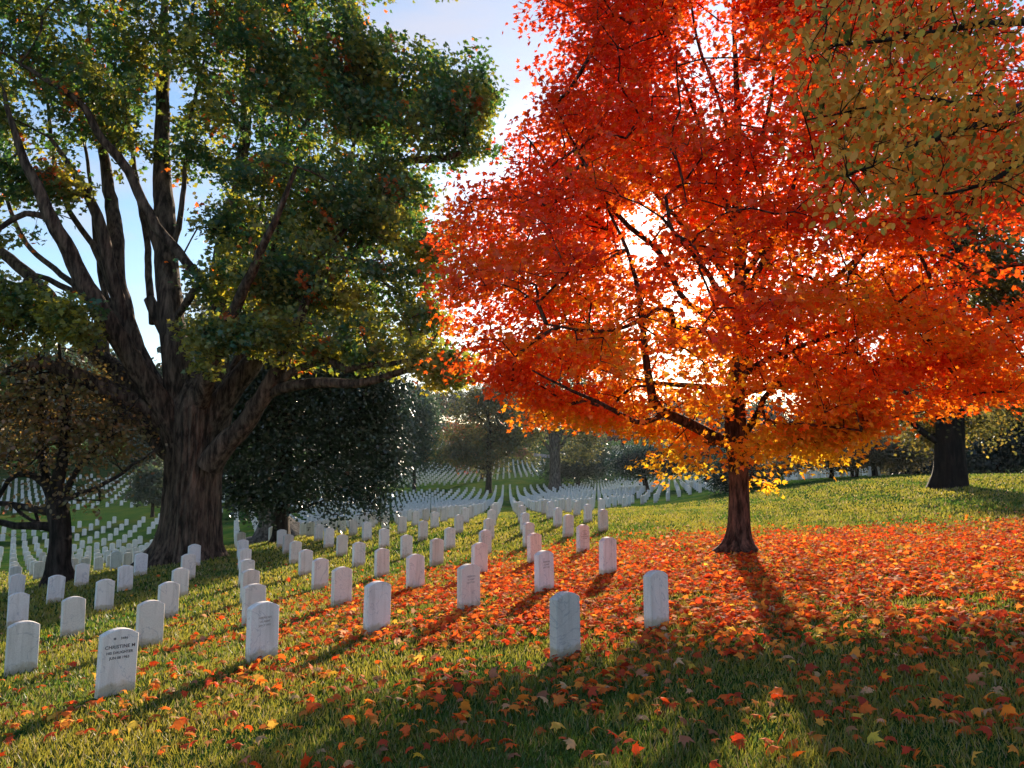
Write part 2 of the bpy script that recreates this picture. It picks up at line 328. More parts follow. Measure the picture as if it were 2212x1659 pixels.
def text_mesh(body, size, mat, spacing=1.0):
    cu = bpy.data.curves.new('inscription', 'FONT'); cu.body = body; cu.size = size; cu.align_x = 'CENTER'; cu.space_character = spacing; cu.resolution_u = 2
    cu.extrude = 0.0008; cu.offset = 0.0006
    o = bpy.data.objects.new('tmp', cu); COL.objects.link(o); dg = bpy.context.evaluated_depsgraph_get()
    me = bpy.data.meshes.new_from_object(o.evaluated_get(dg)); bpy.data.objects.remove(o); me.materials.clear(); me.materials.append(mat); return me
def put_text(root, body, z, size, mat, spacing=1.0):
    me = text_mesh(body, size, mat, spacing); o = link('inscription', me, root, (0, -.051, z)); o.rotation_euler = (R(90), 0, 0); return o
NLAB = 0
def region_label(q):
    x, y, d = px[q], py[q], SY[q]
    if d < 40:
        if x < 480: return "headstone among the overlapping ones just past the slope's brow, left of the big trunk"
        if x < 760: return "headstone on the brow in the shade round the dark evergreen"
        if x < 1100: return "headstone in the close-set row along the brow of the near slope, left of the centre"
        return "headstone in the close-set row along the brow of the near slope, right of the centre"
    if x < 500: return "headstone on the shaded lower slope between the small tree and the big trunk"
    if x < 820: return "headstone on the hollow slope seen under and beside the dark evergreen"
    if x < 1100: return "headstone in the fan of rows in the valley left of centre"
    if x < 1300: return "headstone in the curving rows in the valley in the centre"
    return "headstone in the dense rows left of and behind the maple trunk"
cnt = 0; stuffV = []; individ = set()
TILT = np.random.default_rng(11)
for n_, q in enumerate(vis):
    if n_ >= 298 : break
    individ.add(q)
    me = SM[[0, 0, 1, 2][TILT.integers(4)]] if q not in used else SM[0]
    o = link('headstone', me, None, (float(SX[q]), float(SY[q]), float(SZ[q])))
    o.rotation_euler = (R(TILT.normal(0, .8)), R(TILT.normal(0, .9)), FACE+R(TILT.normal(0, 1.3)))
    if q in used:
        lab = NEARLAB[used[q]]; tag(o, lab, 'headstone', 'white headstones on the near slope')
        u = used[q]
        if u == (240, 1502):
            put_text(o, "M    3486", .515, .030, M_letter, 1.1); put_text(o, "CHRISTINE M", .435, .044, M_letter, 1.05)
            put_text(o, "HIS DAUGHTER", .385, .034, M_letter, 1.0); put_text(o, "JUN 08 1963", .337, .034, M_letter, 1.0)
        if u == (1256, 1197):
            for z_, s_ in ((.47, "JOHN W"), (.43, "TEC 5"), (.39, "US ARMY"), (.35, "WORLD WAR II"), (.31, "1911 1958")): put_text(o, s_, z_, .034, M_letter2)
        if u in ((565, 1425), (1175, 1287), (1016, 1316)):
            for z_, s_ in ((.44, "AMERICAN"), (.40, "US ARMY"), (.36, "JAN 7 1951")): put_text(o, s_, z_, .030, M_letter2)
    else: tag(o, region_label(q), 'headstone', 'white headstones in the far rows: '+region_label(q)[:40])
rest = [q for q in range(len(SX)) if q not in individ]
sm = SM[0]; nv = len(sm.vertices); co = np.empty(nv*3, np.float32); sm.vertices.foreach_get('co', co); co = co.reshape(-1, 3)
# distant stones: the same outline without the fine bevel
Vl, Fl4, off = [], [], 0
prof = [(-.165, -.2), (.165, -.2), (.165, .555), (.08, .597), (-.08, .597), (-.165, .555)]
b0 = np.array([(x, -.05, z) for x, z in prof]+[(x, .05, z) for x, z in prof]); q4 = [(k, k+6 if False else (k+1) % 6, (k+1) % 6+6, k+6) for k in range(6)]
caps = [[0, 1, 2, 3, 4, 5], [11, 10, 9, 8, 7, 6]]; F4 = []; F6 = []
for q in rest:
    a = FACE+R(TILT.normal(0, 1.2)); c, s = math.cos(a), math.sin(a); hs = TILT.uniform(.94, 1.06)
    v = b0.copy(); v[:, 2] *= hs; X = v[:, 0]*c-v[:, 1]*s+SX[q]; Y = v[:, 0]*s+v[:, 1]*c+SY[q]; Vl.append(np.stack([X, Y, v[:, 2]+SZ[q]], 1))
    F4 += [[w+off for w in t_] for t_ in q4]; F6 += [[w+off for w in t_] for t_ in caps]; off += 12
o = link('distant_headstones', mesh_np('distant_headstones', np.concatenate(Vl), [F4, F6], [M_stone_far]))
tag(o, 'many small white headstones in rows across the far valley and hill', 'headstones', kind='stuff')

# ------------------------------------------------------------------ grass and fallen leaves
def palette(cols, w=None):
    return np.array(cols, float), (None if w is None else np.array(w, float)/sum(w))
def pick(pal, n, rng, jit=.12):
    c, w = pal; k = rng.choice(len(c), n, p=w); o = c[k]*(1+rng.normal(0, jit, (n, 1))); return np.clip(o*(1+rng.normal(0, jit*.4, (n, 3))), .002, 1)
def wedge(n, r0, r1, rng, half=R(42)):
    r = r0*np.exp(rng.random(n)*math.log(r1/r0)); a = (rng.random(n)*2-1)*half; return r*np.sin(a), r*np.cos(a), r
def vnoise(x, y, s, seed=0):
    r = np.random.default_rng(seed); o = np.zeros_like(x)
    for k in range(6):
        a = r.random()*6.28; f = (1.7**k)/s; o += np.sin((x*math.cos(a)+y*math.sin(a))*f*2.1+r.random()*6.28)*np.cos((x*math.sin(a)-y*math.cos(a))*f*1.3+r.random()*6.28)/(1.5**k)
    return o
MAPLE2D = np.array([(0,-.08),(.20,.02),(.44,-.04),(.36,.16),(.66,.42),(.34,.44),(.30,.60),(.18,.56),(0,1.0),(-.18,.56),(-.30,.60),(-.34,.44),(-.66,.42),(-.36,.16),(-.44,-.04),(-.20,.02)])
MAPLE_LO = np.array([(0,-.05),(.42,-.02),(.32,.20),(.64,.44),(.26,.50),(0,1.0),(-.26,.50),(-.64,.44),(-.32,.20),(-.42,-.02)])
OVAL2D = np.array([(0,0),(.25,.14),(.37,.42),(.26,.74),(0,1.02),(-.26,.74),(-.37,.42),(-.25,.14)])
DIAM2D = np.array([(0,0),(.36,.42),(0,1.0),(-.36,.42)])
HEX2D = np.array([(0,0),(.34,.22),(.34,.62),(0,1.0),(-.34,.62),(-.34,.22)])
def leaves_mesh(name, C, Nrm, Up, size, shape, cols, mats, curl=.25, rng=RNG):
    """C centres, Nrm leaf normals, Up direction of the tip"""
    n = len(C); N = nrm(Nrm); U = nrm(Up-(Up*N).sum(1, keepdims=True)*N); S = np.cross(U, N)
    m = len(shape); sx, sy = shape[:, 0], shape[:, 1]-.4; cu = rng.normal(curl, .25, (n, 1))
    zz = -cu*(sx[None]**2*1.3+(sy[None])**2*.7)
    sz = size[:, None, None]
    V = C[:, None]+sz*(S[:, None]*sx[None, :, None]+U[:, None]*sy[None, :, None]+N[:, None]*zz[:, :, None])
    return mesh_np(name, V.reshape(-1, 3), [np.arange(n*m).reshape(n, m)], mats, cols)
def gnormal(x, y):
    e = .05; dx = (ground(x+e, y)-ground(x-e, y))/(2*e); dy = (ground(x, y+e)-ground(x, y-e))/(2*e)
    return nrm(np.stack([-dx, -dy, np.ones_like(dx)], 1))
# grass blades, evenly dense in view: thinning with distance while they widen
NB = 330000
x, y, r = wedge(NB, 2.0, 46, RNG); z = ground(x, y)
patch = vnoise(x, y, 2.2, 4); tuft = vnoise(x, y, .45, 9)
h = (.034+.028*RNG.random(NB))*(1+.22*tuft)*np.clip(r/9, 1, 2.0)**.5; wd = .0045*np.clip(r/4.0, 1, 9)
a = RNG.random(NB)*6.283; lean = h*RNG.normal(0, .45, NB); lean2 = h*RNG.normal(0, .45, NB)
B0 = np.stack([x-np.cos(a)*wd, y-np.sin(a)*wd, z-.008], 1); B1 = np.stack([x+np.cos(a)*wd, y+np.sin(a)*wd, z-.008], 1); B2 = np.stack([x+lean, y+lean2, z+h], 1)
gc = np.empty((NB, 3)); u = np.clip(.55+.34*patch+.15*tuft+RNG.normal(0, .22, NB), 0, 1)[:, None]
gc = (1-u)*np.array([.07, .15, .014])+u*np.array([.33, .29, .035]); dry = RNG.random(NB) < .12; gc[dry] = np.array([.32, .26, .12])*(.7+.5*RNG.random((dry.sum(), 1)))
gc *= (.8+.4*RNG.random((NB, 1)))
V = np.stack([B0, B1, B2], 1).reshape(-1, 3)
o = link('grass', mesh_np('grass', V, [np.arange(NB*3).reshape(NB, 3)], [M_grass], gc)); tag(o, 'short mown lawn grass growing on the slope', 'grass', kind='stuff')
# fallen maple leaves: dense carpet under the maple, thinning downhill and to the left
def litter_density(x, y):
    d = 430*np.exp(-(((x-4.8)/5.6)**2+((y-13.2)/4.1)**2)**1.25)
    d += 330*np.exp(-(((x-9.5)/6.5)**2+((y-12.0)/4.3)**2)**1.3)
    d += 260*np.exp(-(((x-.7)/2.6)**2+((y-12.6)/3.2)**2)**1.2)
    d += 42*np.exp(-(((x-2.0)/5.5)**2+((y-7.2)/3.2)**2))
    d += 12*np.exp(-(((x+2.5)/4.0)**2+((y-7)/5)**2))+3.0*np.exp(-(((x+3)/8)**2+((y-10)/10)**2))
    return d*np.clip(1+.6*vnoise(x, y, 1.1, 21)+.4*vnoise(x, y, .3, 22), .06, 2.4)
NC = 260000
x = RNG.uniform(-12, 20, NC); y = RNG.uniform(1.5, 24, NC); area = 32*22.5
keep = (RNG.random(NC) < litter_density(x, y)*area/NC) & (np.abs(x) < y*.8+2); x, y = x[keep], y[keep]; n = len(x); print('litter', n)
gn = gnormal(x, y); z = ground(x, y)
N = nrm(gn+RNG.normal(0, .42, (n, 3))); U = RNG.normal(0, 1, (n, 3)); U[:, 2] *= .2
sz = .055+.06*RNG.random(n)**1.4
lc = pick(palette([(.66,.07,.014),(.80,.15,.02),(.84,.27,.035),(.80,.46,.06),(.40,.045,.015),(.62,.36,.2),(.45,.18,.09)], [26,32,22,8,9,7,6]), n, RNG, .15)
o = link('fallen_leaves', leaves_mesh('fallen_leaves', np.stack([x, y, z+.03+.04*RNG.random(n)], 1), N, U, sz, MAPLE2D, lc, [M_litter], .75))
tag(o, 'orange and red maple leaves lying scattered over the grass', 'fallen leaves', kind='stuff')

# ------------------------------------------------------------------ trees
class MB:
    def __init__(s): s.V = []; s.F = []; s.n = 0
    def tube(s, P, Rr, sides=6, flute=None, cap=True):
        P = np.asarray(P, float); Rr = np.asarray(Rr, float); n = len(P); T = nrm(np.gradient(P, axis=0))
        ref = np.array([0., 1., 0.]) if abs(T[0][1]) < .9 else np.array([1., 0, 0]); A = nrm(np.cross(T, ref)); B = np.cross(T, A)
        th = np.arange(sides)/sides*2*np.pi; rad = Rr[:, None]*np.ones(sides)
        if flute is not None: rad = rad*flute(np.linspace(0, 1, n)[:, None], th[None])
        V = P[:, None]+rad[..., None]*(np.cos(th)[None, :, None]*A[:, None]+np.sin(th)[None, :, None]*B[:, None])
        s.V.append(V.reshape(-1, 3)); k = np.arange(sides)
        for i in range(n-1):
            a = s.n+i*sides+k; b = s.n+i*sides+(k+1) % sides; s.F.append(np.stack([a, b, b+sides, a+sides], 1))
        s.n += n*sides
    def mesh(s, name, mat): return mesh_np(name, np.concatenate(s.V), [np.concatenate(s.F)], [mat], smooth=True)
def smooth_path(P, Rr, step, rng=None, wob=0.0):
    P = np.asarray(P, float); Rr = np.asarray(Rr, float); L = np.concatenate([[0], np.cumsum(np.linalg.norm(np.diff(P, axis=0), axis=1))])
    n = max(3, int(L[-1]/step)+1); s = np.linspace(0, L[-1], n)
    # catmull-rom through the given points
    Q = np.concatenate([[2*P[0]-P[1]], P, [2*P[-1]-P[-2]]]); out = []
    for t in s:
        i = min(np.searchsorted(L, t, 'right')-1, len(P)-2); u = (t-L[i])/max(L[i+1]-L[i], 1e-6); p0, p1, p2, p3 = Q[i:i+4]
        out.append(.5*((2*p1)+(-p0+p2)*u+(2*p0-5*p1+4*p2-p3)*u*u+(-p0+3*p1-3*p2+p3)*u**3))
    out = np.array(out); rr = np.interp(s, L, Rr)
    if wob and rng is not None:
        w = np.cumsum(rng.normal(0, 1, (n, 3)), 0); w -= np.linspace(0, 1, n)[:, None]*w[-1]; out = out+w*wob*step
    return out, rr
def grow(limbs, clumps, rng, r_tip=.006, rmax=.09, droop=.0, step=.35):
    """attach every clump to the nearest wood; returns twig paths with radii"""
    nodes = np.concatenate([l[0] for l in limbs]); nr = np.concatenate([l[1] for l in limbs]); n0 = len(nodes)
    d = np.array([np.min(np.linalg.norm(nodes-c, axis=1)) for c in clumps]); order = np.argsort(d)
    cap = n0+len(clumps)*12; ND = np.zeros((cap, 3)); ND[:n0] = nodes; LV = np.zeros(cap); LV[:n0] = 0; par = np.full(cap, -1); cnt = n0; tw = []
    for ci in order:
        c = clumps[ci]; dd = np.linalg.norm(ND[:cnt]-c, axis=1)+LV[:cnt]*.25; k = int(np.argmin(dd)); p = ND[k]; L = np.linalg.norm(c-p)
        if L < .05: continue
        m = int(np.clip(L/step, 2, 9)); t = np.linspace(0, 1, m+1)[:, None]
        mid = (p+c)/2+np.array([0, 0, 1])*L*.10+rng.normal(0, .06, 3)*L
        pts = (1-t)**2*p+2*t*(1-t)*mid+t**2*c; ids = [k]
        for q in pts[1:]:
            ND[cnt] = q; par[cnt] = ids[-1]; LV[cnt] = LV[k]+.4; ids.append(cnt); cnt += 1
        tw.append(ids)
    load = np.zeros(cnt)
    for ids in tw: load[ids[-1]] += 1
    for i in range(cnt-1, n0-1, -1):
        if par[i] >= n0: load[par[i]] += load[i]
    rad = np.minimum(r_tip*np.maximum(load, 1)**.5, rmax); out = []
    for ids in tw:
        rr = rad[ids].copy(); rr[0] = rr[1]*1.15 if ids[0] < n0 else min(rad[ids[0]], rr[1]*1.3); out.append((ND[ids], rr))
    return out, ND[:cnt]
def build_tree(name, label, cat, group, base, trunk, limbs, clumps, leafs, bark, rng, leafmat, flute=None, sides=14, r_tip=.006, step=.3, rmax=.09, twigsides=4, trunk_sides=None, extra=None):
    """trunk: (pts, radii) world; limbs list of the same; clumps (n,3); leafs dict"""
    root = empty(name, tuple(base)); tag(root, label, cat, group); b = np.array(base)
    tp, tr = trunk; mb = MB(); mb.tube(tp-b, tr, trunk_sides or sides, flute); link('trunk', mb.mesh('trunk', bark), root)
    mb = MB(); any_ = False
    for (p, r_) in limbs: mb.tube(p-b, r_, max(6, int(sides*.7))); any_ = True
    if len(clumps):
        tw, nodes = grow([(tp[len(tp)//2:], tr[len(tr)//2:])]+limbs, clumps, rng, r_tip, rmax, step=step)
        for p, r_ in tw: mb.tube(p-b, r_, twigsides); any_ = True
    if any_: link('branches', mb.mesh('branches', bark), root)
    if len(clumps) and leafs:
        n = leafs['n']; cl = clumps[rng.integers(len(clumps), size=n)] if 'per' not in leafs else np.repeat(clumps, leafs['per'], 0); n = len(cl)
        s = np.array(leafs['spread']); g = rng.normal(0, 1, (n, 3)); g = np.clip(g, -2.2, 2.2)
        C = cl+g*s; up = leafs.get('up', .8); ax = np.array([tp[-1][0], tp[-1][1], 0])
        outw = C-np.array([tp[0][0], tp[0][1], 0]); outw[:, 2] = 0; outw = nrm(outw)
        N = np.stack([np.zeros(n), np.zeros(n), np.full(n, up)], 1)+rng.normal(0, .55, (n, 3))+outw*leafs.get('out', .35)
        U = outw*.6+rng.normal(0, .6, (n, 3)); U[:, 2] -= leafs.get('hang', .5)
        size = rng.uniform(*leafs['size'], n); cols = leafs['color'](C, n, rng)
        link('crown', leaves_mesh('crown', C-b, N, U, size, leafs['shape'], cols, [leafmat], leafs.get('curl', .3), rng), root)
    return root
def path_px(pts, step=.3, rng=None, wob=.05):
    """limb surveyed from the photo: (px, py, distance, radius in m)"""
    P = np.array([W(p[0], p[1], p[2]) for p in pts]); return smooth_path(P, [p[3] for p in pts], step, rng, wob)
def gap_filter(C, gaps, rng):
    px, py = proj(C); keep = np.ones(len(C), bool)
    for (x, y, rx, ry, k) in gaps:
        q = ((px-x)/rx)**2+((py-y)/ry)**2; keep &= ~((q < 1) & (rng.random(len(C)) > k))
    return C[keep]

# patches of lawn in the maple's shade that the low sun reaches through breaks in the crowns
SD = np.array(sdir)
SPOTS = []
for (x_, y_, r_) in ((1740,1490,.42),(1860,1450,.38),(1600,1475,.34),(1660,1560,.38),(1960,1400,.42),(1500,1510,.30),(1990,1640,.36),(1340,1500,.40),(1250,1560,.34),(1880,1590,.30),(2090,1500,.34),(1130,1530,.36),(2150,1330,.45),(1760,1690,.30),(1420,1640,.25)):
    dd_ = 1.62*F/(y_-1012); SPOTS.append((W(x_, y_, dd_), r_))
def sun_breaks(C, rng, keep=.25):
    k = np.ones(len(C), bool)
    for g_, r_ in SPOTS:
        v = C-g_; t = v@SD; dist = np.linalg.norm(v-t[:, None]*SD, axis=1); rr_ = r_*(1+.35*np.sin(C[:, 0]*7+C[:, 2]*5)); k &= ~((dist < rr_*.62) & (t > 0) & (rng.random(len(C)) > keep))
    return C[k]
# ---- the red maple
def red_maple():
    rng = np.random.default_rng(21); d = 14.0; b = W(1597, 1192, d); b[2] = gz(b[0], b[1])
    tp, tr = path_px([(1597,1206,d,.40),(1597,1192,d,.33),(1597,1178,d,.25),(1597,1163,d,.21),(1597,1130,d,.182),(1597,1060,d,.172),(1594,1000,d,.175),(1590,950,d,.20),(1588,900,d,.185),(1590,840,d,.165),(1600,770,d,.15),(1604,690,d,.13),(1600,600,d,.115),(1596,500,d+.1,.10),(1590,400,d+.2,.085),(1594,280,d+.1,.07),(1590,160,d,.05),(1585,40,d,.035),(1582,-120,d,.02)], .09)
    def fl(t, th):
        k = np.exp(-t*34); rid = .35*k*(np.cos(th*5+1)*.5+np.cos(th*3)*.5+.9)*1.1
        return 1+rid+.03*np.sin(th*7+t*40)+.02*np.sin(th*13-t*90)
    L = []
    def lp(p, s=.25, w=.05): L.append(path_px(p, s, rng, w))
    lp([(1583,955,d,.13),(1560,950,d-.1,.115),(1505,922,d-.4,.10),(1450,900,d-.8,.09),(1419,880,d-1,.085),(1402,825,d-1.2,.07),(1390,750,d-1.3,.058),(1384,670,d-1.4,.048),(1372,600,d-1.5,.04),(1345,525,d-1.6,.03),(1310,445,d-1.8,.02)])
    lp([(1560,952,d,.06),(1500,955,d+.8,.05),(1430,915,d+1.5,.04),(1350,890,d+2,.03),(1250,850,d+2.6,.015)])
    lp([(1440,895,d-.8,.05),(1390,915,d-1.6,.045),(1340,890,d-2.2,.035),(1250,850,d-2.8,.025),(1150,800,d-3.2,.012)])
    lp([(1599,945,d,.075),(1630,905,d-.1,.065),(1648,860,d-.3,.055),(1672,835,d-.5,.045),(1696,800,d-.7,.038),(1700,740,d-.9,.032),(1712,650,d-1.1,.02)])
    lp([(1640,880,d-.2,.035),(1660,910,d-.8,.03),(1740,915,d-1.6,.025),(1860,930,d-2.2,.012)])
    lp([(1592,820,d,.07),(1632,792,d-.4,.06),(1696,762,d-.9,.05),(1760,740,d-1.2,.04),(1860,700,d-1.7,.03),(1980,660,d-2,.018)])
    lp([(1699,740,d-.9,.04),(1725,780,d-1.2,.04),(1763,803,d-1.4,.045),(1827,749,d-1.8,.04),(1900,690,d-2.2,.03),(2010,600,d-2.6,.018)])
    lp([(1600,850,d,.06),(1680,830,d+.8,.055),(1800,800,d+1.6,.04),(1950,780,d+2.2,.025),(2100,760,d+2.6,.012)])
    lp([(1588,870,d,.07),(1530,840,d+.3,.06),(1470,829,d+.6,.05),(1400,822,d+1.0,.04),(1358,814,d+1.2,.03),(1260,790,d+1.6,.015)])
    lp([(1600,720,d,.08),(1550,690,d-.3,.07),(1480,640,d-.6,.055),(1425,540,d-.9,.05),(1350,480,d-1.2,.045),(1290,400,d-1.5,.035),(1245,320,d-1.7,.025),(1200,230,d-1.9,.015)])
    lp([(1590,740,d,.06),(1520,715,d-.9,.05),(1463,697,d-1.5,.055),(1440,660,d-1.7,.04),(1329,714,d-2.6,.03),(1180,700,d-3.3,.015)])
    lp([(1600,640,d,.07),(1540,560,d+.5,.06),(1470,480,d+.9,.05),(1400,400,d+1.2,.035),(1330,280,d+1.5,.02)])
    lp([(1603,660,d,.07),(1650,560,d+.2,.06),(1700,440,d+.3,.05),(1740,300,d+.4,.035),(1780,150,d+.5,.02)])
    lp([(1600,600,d,.06),(1680,500,d-.8,.05),(1790,400,d-1.5,.035),(1900,300,d-2.2,.018)])
    lp([(1600,760,d,.06),(1690,690,d-1.4,.05),(1800,600,d-2.6,.04),(1930,500,d-3.6,.02)])
    lp([(1600,700,d,.06),(1560,640,d-1.5,.05),(1500,560,d-3,.035),(1430,470,d-4,.02)])
    lp([(1592,480,d,.055),(1540,380,d-.3,.05),(1500,250,d-.6,.035),(1440,90,d-.8,.025),(1400,-40,d-.9,.015)])
    lp([(1592,420,d,.05),(1640,300,d-.3,.045),(1670,150,d-.5,.03),(1680,0,d-.6,.02)])
    lp([(1592,350,d,.05),(1560,230,d+.4,.04),(1510,90,d+.7,.03),(1490,-40,d+.8,.02)])
    # crown volume: height above eye level against reach
    H = np.array([-.35, .3, .9, 1.5, 2.5, 3.2, 4.2, 5.1, 6.6, 8.2, 10, 11.4])
    RL = np.array([1.0, 2.3, 3.7, 4.7, 5.1, 5.2, 5.1, 4.4, 3.9, 3.4, 2.4, .5]); RR = np.array([1.2, 2.9, 4.4, 5.6, 6.3, 6.5, 6.4, 6.0, 5.4, 4.6, 3.2, .6])
    RN = np.array([.8, 1.6, 2.8, 4.2, 4.9, 5.2, 5.2, 5.0, 4.4, 3.6, 2.4, .5])
    N = 7600; w = np.maximum(RR, 3.2)**1.35; hh = np.interp(rng.random(N), np.concatenate([[0], np.cumsum((w[1:]+w[:-1])/2*np.diff(H))])/np.sum((w[1:]+w[:-1])/2*np.diff(H)), H)
    az = rng.random(N)*2*np.pi; cx, sy = np.cos(az), np.sin(az)
    rx = np.where(cx < 0, np.interp(hh, H, RL), np.interp(hh, H, RR)); ry = np.interp(hh, H, RN); rad = 1/np.sqrt((cx/rx)**2+(sy/ry)**2)
    lump = 1+rng.normal(0, .05, N)+.10*np.sin(az*3+hh*1.1)+.08*np.sin(az*7-hh*2.1)
    rr = rad*lump*(.30+.70*rng.random(N)**.55); hh = hh-.10*(rr/4)**2
    C = np.stack([b[0]+rr*cx, b[1]+rr*sy, CZ+hh], 1)
    low = hh < .42+.285*rr*sy; keepm = ~low | (rng.random(N) < .06); C, hh, rr, az = C[keepm], hh[keepm], rr[keepm], az[keepm]; N = len(C)
    # foliage gathers in tilted layers with air between
    lay = .5+.5*np.sin(hh*5.2+.9*np.sin(az*2)+rr*.9+.6*np.sin(az*5)); C = C[rng.random(N) < .16+.9*lay]
    C = gap_filter(C, [(1385,520,55,95,.04),(1390,450,50,50,.1),(1475,660,60,48,.12),(1385,735,60,50,.12),(1440,800,80,40,.35),(1300,600,50,50,.5),(1500,590,60,50,.45),(1225,470,40,30,.5),
        (1560,150,90,160,.35),(1440,200,60,70,.5),(1760,520,40,35,.3),(1600,700,40,30,.4),(1400,860,60,30,.35),(1480,930,60,25,.5),(1800,690,30,25,.3),(1290,830,40,25,.5),(1690,330,60,50,.4),(1930,1000,120,60,.0),(1740,905,35,25,.3),(1950,860,50,40,.15),(2080,960,180,80,0),(1597,905,48,85,.12),(1480,910,90,32,.25),(1650,870,40,35,.3),(1380,960,60,30,.2),(1540,60,70,120,.3),(1660,200,50,60,.4),(1230,330,30,30,.4),(1850,130,60,60,.5),(1620,560,40,40,.45),(1860,560,45,25,.4),(880,600,70,300,.0),(2130,580,130,120,.15)], rng)
    ex = []
    for (x_, y_, d_, rx_, ry_, n_) in ((1700,930,13.0,60,26,46),(1790,935,12.6,70,28,60),(1850,915,12.4,45,38,44),(1650,960,13.3,40,16,22),(1740,965,12.8,50,14,22),(1500,935,14.6,60,18,22),(1400,920,14.8,60,20,26),(1290,895,13.6,50,20,30),(1200,870,12.8,55,24,34),(1110,825,12.4,50,28,30),(1540,880,13.2,40,20,16),(1930,800,12.2,70,26,34),(2080,770,12.2,90,30,50),(2150,830,12.4,60,18,26)):
        n_ = int(n_*.55); v = nrm(rng.normal(0, 1, (n_, 3)))*(rng.random((n_, 1))**.45)*1.1; ex.append(W(x_, y_, d_)+v*np.array([rx_, rx_*.8, ry_])*d_/F)
    C = np.concatenate([C]+ex); C = sun_breaks(C, rng); print('maple clumps', len(C))
    def col(P, n, rng):
        dx = P-np.array([b[0], b[1], CZ]); r = np.hypot(dx[:, 0], dx[:, 1]); h = dx[:, 2]
        ripe = np.clip(-.04+.085*r+.10*h+.22*vnoise(P[:, 0]+P[:, 2], P[:, 1]*1.2-P[:, 2], 1.6, 5)+rng.normal(0, .12, n), 0, 1)[:, None]
        A = np.array([.74, .50, .035]); B = np.array([.92, .30, .02]); Cc = np.array([.92, .15, .014]); D = np.array([.80, .065, .012])
        c = np.where(ripe < .3, A+(B-A)*ripe/.3, np.where(ripe < .6, B+(Cc-B)*(ripe-.3)/.3, Cc+(D-Cc)*(ripe-.6)/.4)); return np.clip(c*(.8+.4*rng.random((n, 1))), 0, 1)
    build_tree('red_maple', 'tall maple with glowing red and orange leaves standing in its own fallen leaves', 'tree', None, b, (tp, tr), L, C,
        dict(n=150000, spread=(.25, .25, .10), size=(.066, .112), shape=MAPLE_LO, color=col, up=.75, out=.35, hang=.5, curl=.3), M_bark_maple, rng, M_redleaf, fl, 12, r_tip=.005, step=.3, trunk_sides=40)
red_maple()

